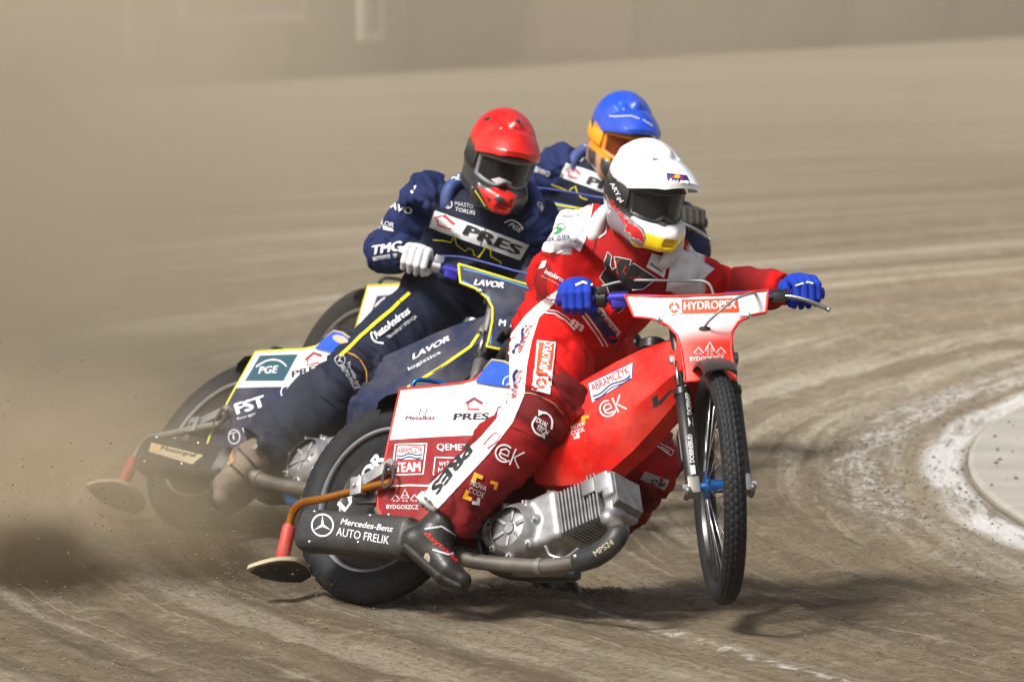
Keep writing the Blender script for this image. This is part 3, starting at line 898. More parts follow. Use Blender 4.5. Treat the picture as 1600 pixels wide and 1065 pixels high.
    # ---- frame
    fr = mesh('frame', join(tube(curve([(1.09, 0, .83), (1.10, 0, .72), (1.04, 0, .66), (.93, 0, .52), (.86, 0, .40)], 6), .017, 12), tube(curve([(.80, 0, .085), (.55, 0, .09), (.42, 0, .16), (.38, 0, .40), (.36, 0, .62)], 6), .017, 12),
                        tube([(1.10, 0, .76), (.36, 0, .62)], .017, 12),
                        *[tube(curve([(.40, .03 * s, .20), (.30, .085 * s, .25), (.0, .085 * s, .325)], 6), .012, 10) for s in (-1, 1)],
                        *[tube(curve([(.37, .03 * s, .60), (.2, .09 * s, .50), (.0, .085 * s, .325)], 6), .010, 10) for s in (-1, 1)],
                        tube([HEAD - ax * .09, HEAD + ax * .09], .028, 16)), sc['frame'], B, angle=45)
    mesh('footrest', join(tube([(.45, -.03, .20), (.47, -.16, .17), (.48, -.235, .165)], .010, 10), tube([(.45, .03, .22), (.46, .18, .24)], .010, 10)), M_steel, B, angle=45)
    # ---- tank cover
    st = [(.59, .54, .45, .40), (.60, .590, .452, .365), (.70, .640, .452, .355), (.78, .680, .462, .360), (.86, .720, .500, .385), (.95, .757, .572, .462), (1.03, .780, .632, .552), (1.08, .797, .677, .615), (1.12, .797, .70, .655), (1.135, .752, .70, .672)]
    rings = []
    for x, zt, zr, zb in st:
        k = .55 if x in (.59, 1.135) else .74
        h = [(-.045, zb), (-.085, zb + (zr - zb) * .45), (-.122, zr - .01), (-.128, zr + .012), (-.127, zr + (zt - zr) * .5), (-.120, zt - .008), (-.108, zt + .008), (-.05, zt + .014)]
        ring = [(x, a * k, b) for a, b in h] + [(x, -a * k, b) for a, b in reversed(h)]
        rings.append(ring)
    P['tank'] = mesh('tank_cover', loft(rings), sc['tank'], B, angle=22)
    mesh('filler_neck', join(tube([(.935, 0, .68), (.925, 0, .79)], [.036, .028], 20), tube([(.925, 0, .785), (.924, 0, .79), (.921, 0, .815), (.920, 0, .82)], [.03, .042, .042, .034], 24)), sc['cap'], B, angle=40)
    # ---- rear panels and mudguard
    P['panel'] = mesh('rear_side_panel', side_plate(PANEL, -.112, .004, .012), sc['panel'], B, LOW, angle=60)
    pr = [(u, -.112 - (max(.012 * (1 - ((u - .28) / .3) ** 2 - ((v - .45) / .3) ** 2), -.012) + .003), v) for u, v in PANEL]
    mesh('panel_trim', tube(pr + [pr[0]], .0045, 8), sc['trim'], P['panel'])
    for u, v in ((.125, .245), (.155, .235), (.20, .225), (.235, .22)):
        mesh('rivet', lathe([(0, -.004), (.005, -.003), (.007, .001)], 10, Matrix.Translation((u, -.119, v))), M_chrome, P['panel'])
    mesh('far_side_panel', side_plate(PANEL, .112, .004, .012), sc['panel'], B, LOW, angle=60)
    V, F = [], []
    top = [(-.055, .615), (-.03, .632), (.02, .645), (.08, .655), (.235, .661), (.35, .675), (.40, .715)]
    for x, z in top:
        for y_, dz in ((-.112, -.012), (-.09, .002), (0, .010), (.09, .002), (.112, -.012), (.09, -.004), (0, .004), (-.09, -.004)):
            V.append((x, y_ * (.55 if x < -.05 else .8 if x < -.02 else 1), z + dz))
    for i in range(len(top) - 1):
        for k in range(8): F.append((i * 8 + k, i * 8 + (k + 1) % 8, (i + 1) * 8 + (k + 1) % 8, (i + 1) * 8 + k)[::-1])
    F += [tuple(range(8)), tuple(reversed(range(8 * len(top) - 8, 8 * len(top))))]
    mg = mesh('rear_mudguard', (V, F), M_blackp, B, LOW, angle=50)
    mesh('grab_loop', tube(curve([(.085, -.085, .655), (.10, -.08, .69), (.14, -.03, .70), (.18, 0, .69), (.24, .03, .665)], 6), .007, 10), sc['loop'], mg)
    # seat with side skirt
    sd_ = SDF((.28, -.16, .58), (.66, .16, .82), .006)
    sd_.ell((.45, 0, .70), (.15, .105, .045), None, .02); sd_.ell((.37, 0, .725), (.06, .095, .04), None, .03); sd_.box((.45, 0, .67), (.13, .10, .03), None, .02, .02)
    v_, f_ = sd_.mesh(2)
    seat = sdf_obj('seat', v_, f_, M_blackp, B)
    P['skirt'] = mesh('seat_skirt', side_plate([(.372, .660), (.395, .70), (.420, .730), (.47, .722), (.52, .702), (.535, .64), (.45, .648)], -.121, .005, .004, .02, .45, .68), sc['skirt'], B, LOW, angle=60)
    mesh('skirt_trim', tube([(.395, -.1275, .70), (.420, -.128, .730), (.47, -.130, .722), (.52, -.129, .702)], .004, 8), M_cream, P['skirt'])
    # ---- engine
    E = mesh('engine', box((.70, -.02, .20), (.02, .02, .02)), M_alu, B) if False else None
    cd = Vector((.93, 0, .365)).normalized(); cu_ = Vector((-cd.z, 0, cd.x)); ck = Vector((.635, -.03, .185))
    Mc = frame_m(ck, cd, y=(0, 1, 0))
    sdf = SDF((.46, -.17, .02), (.90, .14, .36), .005)
    sdf.cone(ck + Vector((0, -.075, 0)), ck + Vector((0, .12, 0)), .088, .088, .01)
    sdf.box(ck + cd * .075 + Vector((0, -.002, 0)), (.085, .098, .082), Mc, .02, .02)
    sdf.cone(Vector((.53, -.06, .20)), Vector((.53, .10, .20)), .06, .06, .02)
    sdf.box((.67, -.0, .105), (.10, .05, .03), None, .015, .03)
    for i in range(7):
        a = R(20 + 51 * i); p = ck + Vector((.086 * math.cos(a), 0, .086 * math.sin(a)))
        sdf.cone(p + Vector((0, -.105, 0)), p + Vector((0, .0, 0)), .013, .013, .006)
    v_, f_ = sdf.mesh(1)
    eng = sdf_obj('engine', v_, f_, M_alu, B); P['eng'] = eng
    # magneto cover with ribs
    c = ck + Vector((-.005, -.108, 0))
    mesh('magneto_cover', lathe([(0, -.016), (.016, -.016), (.018, -.010), (.022, -.008), (.060, -.006), (.070, -.002), (.073, .01), (.073, .03), (0, .03)], 40, Matrix.Translation(c)), M_alu, eng, angle=35)
    for i in range(6):
        a = R(30 + 60 * i)
        mesh('cover_rib', box((0, 0, 0), (.020, .0045, .0055), None, .002), M_alu, eng, Matrix.Translation(c + Vector((.043 * math.cos(a), -.009, .043 * math.sin(a)))) @ Matrix.Rotation(-a, 4, 'Y'), angle=40)
    for i in range(7):
        a = R(20 + 51 * i); p = ck + Vector((.086 * math.cos(a), -.122, .086 * math.sin(a)))
        mesh('bolt', lathe([(0, -.005), (.006, -.004), (.007, .002), (.007, .008)], 8, Matrix.Translation(p)), M_chrome, eng, angle=30)
    # cylinder and fins
    cb = ck + cd * .15
    mesh('cylinder_barrel', tube([cb, cb + cd * .17], .052, 28), M_alu, eng, angle=40)
    fin0 = None
    for i in range(12):
        s_ = .008 + i * .0128; k = 1.0 if i < 9 else 1.08
        m_ = frame_m(cb + cd * s_ + Vector((0, -.015, 0)), cd, y=(0, 1, 0))
        key = k
        if fin0 is None: fin0 = {}
        if key not in fin0: fin0[key] = mesh('cooling_fin', box((0, 0, 0), (.0026, .072 * k, .070 * k), None, .003, 1), M_alu, eng, m_, smooth=False)
        else: share(fin0[key], 'cooling_fin', eng, m_)
    hd = cb + cd * .168 + Vector((0, -.012, 0))
    sdf = SDF(np.array(hd) - .17, np.array(hd) + .17, .005)
    Mh = frame_m(hd, cd, y=(0, 1, 0))
    sdf.box(hd + cd * .010, (.018, .066, .066), Mh, .010, .01); sdf.box(hd + cd * .02 + cu_ * .02 + Vector((0, -.03, 0)), (.022, .05, .040), Mh, .010, .015)
    sdf.cone(hd + cd * .018 + cu_ * .045 + Vector((0, -.055, 0)), hd + cd * .016 + cu_ * .042 + Vector((0, .055, 0)), .020, .020, .012)
    sdf.cone(hd - cu_ * .05 + Vector((0, -.02, 0)), hd - cu_ * .08 + Vector((0, -.06, 0)), .028, .026, .012)
    v_, f_ = sdf.mesh(1); P['head'] = sdf_obj('cylinder_head', v_, f_, M_alu, eng)
    mesh('head_plate', box(cb + cd * .125 + cu_ * .035 + Vector((0, -.092, 0)), (.024, .006, .024), Mh.to_3x3(), .004), M_steel, eng, angle=40)
    mesh('head_cover', box(hd + cd * .006 + cu_ * .034 + Vector((0, -.070, 0)), (.026, .012, .032), Mh.to_3x3(), .010), M_alu, eng, angle=40)
    for i in range(4):
        m_ = frame_m(hd + cd * (.026 + i * .0062) + cu_ * .008 + Vector((0, -.004, 0)), cd, y=(0, 1, 0))
        mesh('head_fin', box((0, 0, 0), (.002, .066, .060 - .004 * i), None, .002, 1), M_alu, eng, m_, smooth=False)
    mesh('carburettor', join(tube([(.74, .02, .33), (.66, .03, .40)], [.03, .034], 16), tube([(.69, .03, .35), (.69, .03, .46)], .022, 14)), M_blackp, eng, angle=40)
    mesh('oil_line', tube(curve([(.77, -.135, .13), (.80, -.14, .10), (.84, -.12, .10), (.86, -.09, .14)], 6), .006, 8), M_chrome, eng)
    # ---- exhaust
    ex = curve([(.965, -.085, .215), (1.01, -.115, .195), (1.03, -.135, .155), (.985, -.14, .105), (.90, -.14, .078), (.78, -.14, .066), (.66, -.145, .07), (.523, -.155, .082), (.42, -.17, .105), (.33, -.19, .125)], 6)
    pipe = mesh('exhaust_pipe', tube(ex, .0235, 18), M_pipe, B)
    sl = ex[9:25]
    P['sleeve'] = mesh('heat_sleeve', tube(sl, [.026] + [.033] * (len(sl) - 2) + [.028], 18), M_silencer, pipe, angle=50)
    for i in (30, 44):
        mesh('pipe_clamp', tube([ex[i], ex[i] * .5 + ex[i + 1] * .5, ex[i + 1]], .0265, 18), M_steel, pipe, angle=40)
    mesh('sleeve_screw', lathe([(0, -.006), (.008, -.005), (.010, .002)], 10, Matrix.Translation(Vector(ex[23]) + Vector((0, -.03, .005)))), M_chrome, pipe)
    s0, s1 = Vector((-.11, -.205, .170)), Vector((.30, -.200, .140))
    dd = (s1 - s0).normalized(); nn = Vector((0, -1, 0)); uu = dd.cross(nn).normalized()
    if uu.z < 0: uu = -uu
    rings = []
    for t, k in ((-.004, .80), (0, .95), (.012, 1.0), (.03, 1.0), (.06, .985), (.35, .985), (.40, 1.0), (.412, .96), (.42, .75), (.47, .55), (.50, .45)):
        ring = []
        for i in range(28):
            a = 2 * math.pi * i / 28; ca, sa = math.cos(a), math.sin(a); e = .62
            ring.append(tuple(s0 + dd * t + uu * (math.copysign(abs(sa) ** e, sa) * .066 * k) + nn * (math.copysign(abs(ca) ** e, ca) * .048 * k)))
        rings.append(ring)
    P['sil'] = mesh('silencer', loft(rings), M_silencer, B, LOWS, angle=45)
    for t, u_ in ((.06, -.045), (.25, -.035), (.27, .05), (.05, .05)):
        mesh('rivet', lathe([(0, -.004), (.005, -.003), (.0065, .003)], 8, Matrix.Translation(s0 + dd * t + uu * u_ + nn * .044)), M_chrome, P['sil'])
    mesh('silencer_outlet', tube([s0 - dd * .02 + uu * -.02, s0 + dd * .02 + uu * -.02], .02, 16), M_pipe, P['sil'], angle=40)
    # chain stay bracket and axle block
    mesh('axle_block', join(box((.01, -.098, .318), (.045, .012, .03), None, .006), tube([(0, -.085, .325), (0, -.135, .325)], .016, 6), tube([(.06, -.10, .27), (.12, -.115, .22)], .012, 8)), M_steel, B, angle=40)
    mesh('chain', tube(curve([(.0, .075, .39), (.3, .075, .33), (.55, .075, .25), (.59, .075, .20), (.55, .075, .15), (.3, .075, .2), (.0, .075, .26), (-.065, .075, .325), (.0, .075, .39)], 6), .007, 8), M_steel, B)
    # ---- dirt deflector
    rod = curve([(.125, -.150, .362), (.076, -.150, .357), (-.02, -.150, .338), (-.14, -.145, .318), (-.225, -.13, .313), (-.268, -.115, .295), (-.285, -.105, .262), (-.290, -.10, .235)], 6)
    df = mesh('dirt_deflector', join(tube(rod, .0125, 14), tube([rod[0], rod[0] - np.array([.006, 0, -.001])], .0145, 14)), sc['arm'], B, Matrix.Translation((.012, 0, -.026)) @ LOW, angle=50)
    mesh('rubber_sleeve', tube([rod[-1] + np.array([.002, .002, .016]), rod[-1] + np.array([.0, 0, .010]), (-.300, -.09, .14), (-.302, -.088, .125)], [.017, .020, .022, .016], 16), sc['sleeve'], df, angle=40)
    fl = [(-.30 + (a + .27) * .72, -.085 + (b + .04) * .66) for a, b in [(-.355, -.17), (-.30, -.19), (-.21, -.17), (-.16, -.10), (-.165, 0), (-.20, .09), (-.27, .11), (-.33, .05), (-.37, -.06)]]
    mesh('deflector_flap', plate(closed_curve([(a, b) for a, b in fl], 3), .03, lambda u, v, w: (u, v, .118 + (u + .27) * .28 + w - .5 * (v + .04) ** 2), .012), M_cream, df, angle=40)
    mesh('flap_lining', plate([(a * .94 - .016, b * .92) for a, b in fl], .03, lambda u, v, w: (u, v, .116 + (u + .27) * .28 + w - .5 * (v + .04) ** 2), -.004), M_rubber, df, angle=40)
    br = mesh('deflector_bracket', join(box((.055, -.142, .395), (.055, .012, .018), Matrix.Rotation(R(-28), 3, 'Y'), .005), box((.0, -.150, .352), (.022, .017, .030), Matrix.Rotation(R(-10), 3, 'Y'), .006),
                                        tube([(.105, -.155, .425), (.105, -.125, .425)], .015, 12)), sc['brkt'], df, angle=40)
    mesh('bracket_bolt', lathe([(0, -.008), (.007, -.007), (.010, 0), (.010, .006)], 8, Matrix.Translation((-.004, -.168, .352))), M_chrome, df, angle=30)
    mesh('elastic_loop', tube(curve([(.10, -.160, .42), (.135, -.163, .40), (.138, -.163, .36), (.11, -.16, .345), (.098, -.16, .375), (.10, -.160, .42)], 5), .005, 8), M_rubber, df)
    return P

def cowl_grad():
    m = mat('cowl_white_to_red', WHITE, .4, dust=.09, coat=.15)
    N, L = m.node_tree.nodes, m.node_tree.links
    tc = N.new('ShaderNodeTexCoord'); sx = N.new('ShaderNodeSeparateXYZ'); L.new(tc.outputs['Object'], sx.inputs[0])
    mr = N.new('ShaderNodeMapRange'); mr.interpolation_type = 'SMOOTHSTEP'
    for i, v in enumerate((.865, .785, 0, 1)): mr.inputs[i + 1].default_value = v
    L.new(sx.outputs[2], mr.inputs[0])
    mx = N.new('ShaderNodeMixRGB'); mx.inputs[1].default_value = (*WHITE, 1); mx.inputs[2].default_value = (*srgb('#e02c14'), 1)
    L.new(mr.outputs[0], mx.inputs[0])
    for n in N:
        if n.type == 'VECT_MATH': L.new(mx.outputs[0], n.inputs[0])
    return m
def panel_mat(name, white, low, line, zs):
    m = mat(name, WHITE, .42, dust=.09, coat=.12)
    N, L = m.node_tree.nodes, m.node_tree.links
    tc = N.new('ShaderNodeTexCoord'); sx = N.new('ShaderNodeSeparateXYZ'); L.new(tc.outputs['Object'], sx.inputs[0])
    def step(a):
        n = N.new('ShaderNodeMath'); n.operation = 'LESS_THAN'; n.inputs[1].default_value = a; L.new(h, n.inputs[0]); return n.outputs[0]
    k = N.new('ShaderNodeMath'); k.operation = 'MULTIPLY_ADD'; k.inputs[1].default_value = zs[2]; L.new(sx.outputs[0], k.inputs[0]); L.new(sx.outputs[2], k.inputs[2]); h = k.outputs[0]
    mx = N.new('ShaderNodeMixRGB'); mx.inputs[1].default_value = (*white, 1); mx.inputs[2].default_value = (*low, 1); L.new(step(zs[0]), mx.inputs[0])
    prev = mx.outputs[0]
    for n in N:
        if n.type == 'VECT_MATH': L.new(prev, n.inputs[0])
    return m

M_hcowl = cowl_grad()
M_hpanel = panel_mat('red_white_panel', WHITE, srgb('#8c1016'), None, (.483, 0, -.02))
M_redcov = mat('red_cover', srgb('#d0150a'), .5, dust=.10, var=.22, bump=.06, bscale=60, spec=.3)
M_navycov = mat('navy_cover', srgb('#16213f'), .5, dust=.10, coat=.1)
M_npanel = panel_mat('navy_white_panel', WHITE, srgb('#1b2440'), None, (.50, 0, -.02))
M_redtrim = mat('red_trim', srgb('#d8220f'), .45, dust=.08)
M_yeltrim = mat('yellow_trim', YEL, .5, dust=.12)
hero_sc = dict(hub=M_bluean, fork=M_blackp, cowl=M_hcowl, trim=M_redtrim, bar=M_indigo, grip=M_indigo, throttle=M_blackp, cable=M_cable, frame=M_blackp, tank=M_redcov, cap=M_blackp,
               panel=M_hpanel, loop=M_bluean, skirt=mat('blue_skirt', srgb('#1452c8'), .35, dust=.05, coat=.3), arm=M_gold, sleeve=M_redrub, brkt=M_alu)
navy_sc = dict(hub=M_steel, fork=M_steel, cowl=M_navycov, trim=M_yeltrim, bar=M_bluean, grip=M_blackp, throttle=M_chrome, cable=M_cablebl, frame=M_bluean, tank=M_navycov, cap=M_chrome,
               dz=-.034, dx=.04, panel=M_npanel, loop=M_blackp, skirt=mat('blue_skirt'), arm=M_greyarm, sleeve=M_redrub, brkt=M_greyarm)
g_b = 'racing motorcycles on the track'
HB = make_bike('red and white speedway motorcycle with its front wheel lifted, in front', g_b, on_ground(559.5, 943.3), -40.3, 23, 5.2, -48.5, hero_sc)
NB = make_bike('navy speedway motorcycle with yellow edging, under the red helmet rider', g_b, on_ground(278.4, 819.5), -49.8, 38.0, 4.0, -38.2, navy_sc)
FB = make_bike('navy speedway motorcycle farthest back, under the blue helmet rider', g_b, on_ground(520.8, 717.5), -48.8, 21.1, 2.0, -32.5, navy_sc)

# ================================================================== riders
def lerp(a, b, t): return np.array(a) * (1 - t) + np.array(b) * t
def unit(v): v = np.array(v, float); return v / np.linalg.norm(v)
BONES = {}
def make_body(root, J, colfn, mat_, seed):
    o = np.array(root.matrix_world.translation) if False else np.array(WM[root.name].translation)
    pts = np.array(list(J.values())); lo, hi = pts.min(0) - .2, pts.max(0) + .2
    s = SDF(lo, hi, .0062)
    side = unit(J['sL'] - J['sR']); up = unit(J['neck'] - J['pel']); fwd = np.cross(side, up); fwd = unit(fwd)
    if fwd[1] > 0: fwd = -fwd
    hs_ = unit(J['hL'] - J['hR'])
    bones = {'torso': (J['pel'], J['neck']), 'uR': (J['sR'], J['eR']), 'uL': (J['sL'], J['eL']), 'fR': (J['eR'], J['wR']), 'fL': (J['eL'], J['wL']),
             'tR': (J['hR'], J['kR']), 'tL': (J['hL'], J['kL']), 'lR': (J['kR'], J['aR']), 'lL': (J['kL'], J['aL'])}
    chest = lerp(J['pel'], J['neck'], .70)
    s.ell(J['pel'], (.165, .135, .125), frame_m(J['pel'], hs_, z=up), .05, lab='torso')
    s.cone(lerp(J['pel'], J['neck'], .1), lerp(J['pel'], J['neck'], .45), .118, .118, .06, side, 1.22, lab='torso')
    s.cone(lerp(J['pel'], J['neck'], .45), lerp(J['pel'], J['neck'], .80), .122, .125, .06, side, 1.30, lab='torso')
    s.ell(chest + fwd * .03, (.17, .10, .14), frame_m(chest, side, z=up), .05, lab='torso')
    s.cone(J['sR'] - up * .01, J['sL'] - up * .01, .067, .067, .05, lab='torso')
    s.cone(J['neck'], J['neck'] + up * .07, .07, .062, .03, lab='torso')
    for q in 'RL':
        s.cone(J['s' + q], lerp(J['s' + q], J['e' + q], .5), .070, .066, .04, lab='u' + q)
        s.cone(lerp(J['s' + q], J['e' + q], .5), J['e' + q], .066, .060, .03, lab='u' + q)
        s.cone(J['e' + q], lerp(J['e' + q], J['w' + q], .35), .061, .063, .03, lab='f' + q)
        s.cone(lerp(J['e' + q], J['w' + q], .35), J['w' + q] + unit(J['w' + q] - J['e' + q]) * .04, .067, .040, .03, lab='f' + q)
        s.cone(J['h' + q], lerp(J['h' + q], J['k' + q], .5), .128, .118, .05, lab='t' + q)
        s.cone(lerp(J['h' + q], J['k' + q], .5), J['k' + q], .116, .098, .04, lab='t' + q)
        s.cone(J['k' + q], lerp(J['k' + q], J['a' + q], .4), .098, .098, .03, lab='l' + q)
        s.cone(lerp(J['k' + q], J['a' + q], .4), J['a' + q] + unit(J['a' + q] - J['k' + q]) * .05, .098, .090, .03, lab='l' + q)
        # knee pad
        kn = J['k' + q] + unit(J['k' + q] * 2 - J['h' + q] - J['a' + q]) * .025
        s.ell(kn, (.075, .075, .085), None, .03, lab='l' + q)
        # cut cuffs and hems square
        for a, b, e in ((J['e' + q], J['w' + q], .0), (J['k' + q], J['a' + q], .0)):
            d = unit(b - a); s.box(b + d * (.11 + e), (.11, .13, .13), frame_m(b, d, y=Vector(d).orthogonal()), .0, .004, 's')
    V, F = s.mesh(2)
    lab = s.labels(V); N = vnormals(V, F)
    # folds in the cloth
    D = np.zeros(len(V)); tt = np.zeros(len(V))
    ax = {k: (a, unit(b - a), np.linalg.norm(b - a)) for k, (a, b) in bones.items()}
    for i, (p, l) in enumerate(zip(V, lab)):
        a, d, L_ = ax[l]; r_ = p - a; t = r_ @ d; tt[i] = t / L_
        perp = r_ - d * t
        q = Vector(d * (t * 17) + perp * 5.5) + Vector((seed, 0, 0))
        if l == 'torso': q = Vector(r_ * 7 + d * (t * 5)) + Vector((0, seed, 0))
        w = Vector(p * 6) ; q += Vector((noise.noise(w), noise.noise(w + Vector((9, 0, 0))), 0)) * 1.1
        f1 = 1 - abs(noise.noise(q)) * 2; f2 = 1 - abs(noise.noise(q * 2.1)) * 2
        u = tt[i]
        if l == 'torso': k = .38 + .7 * max(0, 1 - abs(u - .22) * 5)
        elif l[0] in 'ut': k = .5 + 1.0 * max(0, 1 - u * 3) + 1.1 * max(0, u * 3 - 2)
        else: k = .55 + 1.1 * max(0, 1 - u * 3) + .9 * max(0, u * 3 - 2)
        f3 = noise.noise(q * 4.3); f4 = abs(noise.noise(q * .8 + Vector((5, 5, 5)))) * 2; D[i] = (f1 * .0085 + f4 * .012 - abs(noise.noise(q * 1.7)) * -.008 + f2 * .0035 + f3 * .002 - .011) * k
    V0 = V; V = V + N * D[:, None]
    C_ = np.zeros((len(V0), 3)); rj = np.random.default_rng(3)
    for j in rj.normal(size=(6, 3)) * .0026:
        C_ += np.array([colfn(l, t + (j @ ax[l][1]) / ax[l][2], p + j, n) for l, t, p, n in zip(lab, tt, V0, N)]) / 6
    b = sdf_obj('racing_suit', V, F, mat_, root, o, colors=C_)
    return b, dict(side=side, up=up, fwd=fwd)
def neck_brace(root, J, ax_, col, w=.122):
    """padded yoke round the neck lying on the shoulders"""
    o = np.array(WM[root.name].translation); up, side, fwd = ax_['up'], ax_['side'], ax_['fwd']
    c = J['neck'] + up * .035
    s = SDF(c - .3, c + .3, .006); n = 28
    ring = []
    for i in range(n + 1):
        a = R(-200 + 220 * i / n)
        drop = -.030 * abs(math.cos(a)) ** 1.5 - .10 * max(0, math.sin(a))
        ring.append(c + side * (w * math.cos(a)) + fwd * (.10 * math.sin(a)) + up * (drop + .030))
    for a, b in zip(ring[:-1], ring[1:]): s.cone(a, b, .020, .020, .012, up, 1.35)
    V, F = s.mesh(2)
    return sdf_obj('neck_brace', V, F, mat('brace_' + col[0], col[1], .6, dust=.08), root, o)
def make_glove(root, ga, gb, wr, m, up_hint=(0, 0, 1), name='glove'):
    o = np.array(WM[root.name].translation)
    ga, gb, wr = (np.array(x, float) for x in (ga, gb, wr))
    d = unit(gb - ga); c = lerp(ga, gb, .52)
    back = wr - c; back = unit(back - d * (back @ d)); f = -back
    u = np.cross(d, f); u = unit(u)
    if u @ np.array(up_hint) < 0: u = -u
    s = SDF(np.minimum(c, wr) - .11, np.maximum(c, wr) + .11, .0028)
    for i, (sd, ln) in enumerate(((.034, .96), (.0115, 1.06), (-.0115, 1.0), (-.034, .84))):
        b = c + d * sd
        p0 = b + back * .014 + u * .040; p1 = b + f * .030 * ln + u * .034; p2 = b + f * .041 * ln - u * .006; p3 = b + f * .016 - u * .034 * ln
        s.cone(p0, p1, .0128, .0122, .003); s.cone(p1, p2, .0122, .0116, .003); s.cone(p2, p3, .0114, .0098, .003)
    s.cone(c + back * .012 + u * .036, c + back * .055 + u * .028, .022, .024, .012, d, 1.9)
    wr = c + (wr - c) * .85; s.cone(c + back * .05 + u * .020, wr, .024, .028, .012, d, 1.2)
    s.cone(wr - unit(wr - c) * .02, wr, .031, .032, .006, d, 1.1)
    t0 = c + d * .040 + back * .040 + u * .012; t1 = c + d * .052 + back * .012 - u * .010; t2 = c + d * .046 + f * .020 - u * .026
    s.cone(t0, t1, .016, .0145, .01); s.cone(t1, t2, .014, .0112, .004)
    V, F = s.mesh(2)
    return sdf_obj(name, V, F, m, root, o)
def make_boot(root, an, toe, shin, m, msole, name='boot'):
    o = np.array(WM[root.name].translation)
    an, toe, shin = (np.array(x, float) for x in (an, toe, shin))
    fd = toe - an; sh = unit(shin - an)
    L_ = np.linalg.norm(fd); f = unit(fd); dn = unit(-sh + f * (sh @ f)); sd = np.cross(f, dn)
    s = SDF(np.minimum(np.minimum(an, toe), an + sh * .16) - .12, np.maximum(np.maximum(an, toe), an + sh * .16) + .12, .005)
    s.cone(an + sh * .16, an + sh * .02, .060, .052, .02)
    heel = an + dn * .052 - f * .035; ball = an + f * L_ * .62 + dn * .060; tip = an + f * L_ * .92 + dn * .056
    s.cone(an, heel, .046, .036, .03); s.cone(an + dn * .01, ball, .045, .034, .03, sd, 1.12); s.cone(ball, tip, .035, .026, .02, sd, 1.25); s.cone(heel, ball, .034, .032, .02, sd, 1.1)
    V, F = s.mesh(1)
    b = sdf_obj(name, V, F, m, root, o)
    s = SDF(np.minimum(heel, tip) - .1, np.maximum(heel, tip) + .1, .005)
    s.cone(heel + dn * .032, ball + dn * .034, .014, .014, .01, sd, 2.7); s.cone(ball + dn * .034, tip + dn * .024 + f * .012, .014, .012, .01, sd, 2.6)
    V, F = s.mesh(1)
    sdf_obj('sole', V, F, msole, b, o)
    return b

# ---- helmet
def helmet_geo():
    s = SDF((-.20, -.17, -.20), (.27, .17, .19), .0034)
    s.ell((-.015, 0, .020), (.145, .120, .128), None, .01)
    s.ell((-.03, 0, -.045), (.128, .112, .085), None, .04)
    s.cone((-.04, 0, .03), (-.115, 0, -.02), .09, .05, .05, (0, 1, 0), 1.15)
    for q in (-1, 1):
        s.cone((-.01, .088 * q, -.080), (.095, .072 * q, -.092), .036, .034, .02, (0, 0, 1), 1.25)
        s.cone((.095, .072 * q, -.092), (.160, .018 * q, -.096), .034, .028, .02, (0, 0, 1), 1.25)
        s.cone((.06, .082 * q, -.078), (.160, .012 * q, -.070), .024, .017, .02)        # upper rail of the chin bar
        s.cone((-.11, .050 * q, .085), (.06, .052 * q, .108), .014, .010, .02)         # crown crease
    s.cone((-.10, 0, .09), (.05, 0, .130), .02, .016, .03)
    s.cone((.172, 0, -.085), (.176, 0, -.105), .020, .016, .012, (0, 1, 0), 1.5)
    # eye port, cavity, neck hole, vents
    s.box((.17, 0, -.008), (.115, .104, .050), Matrix.Rotation(R(4), 4, 'Y'), .03, .012, 's')
    s.ell((.0, 0, -.005), (.118, .096, .108), None, .004, 's')
    s.cone((-.01, 0, -.08), (-.03, 0, -.26), .090, .105, .01, op='s')
    s.box((.190, 0, -.098), (.022, .024, .012), None, .008, .004, 's')
    for q in (-1, 1):
        s.box((.130, .060 * q, -.098), (.03, .007, .008), Matrix.Rotation(R(-35 * q), 4, 'Z'), .003, .003, 's')
    return s.mesh(2)
HGEO = helmet_geo()
def peak_pt(u, t, w=0, ext=1.0):
    y = .120 * math.sin(u * R(74)) / math.sin(R(74))
    root = np.array([.085 - .06 * u * u, y, .122 - .076 * u * u])
    xc, zc = .150 + .060 * ext, .072 + .018 * ext
    tip = np.array([xc - (xc - .052) * abs(u) ** 2.3, y * 1.015, zc - (zc - .034) * u * u])
    p = root * (1 - t) + tip * t
    p[2] += .007 * math.sin(math.pi * t) * (1 - u * u) + w * (1 + (2.2 * t ** 3 if w < 0 else 0))
    p[2] += .007 * math.exp(-(u / .16) ** 2) * math.sin(math.pi * min(1, t * 1.15)) - .004 * math.exp(-((abs(u) - .42) / .12) ** 2) * t
    return p
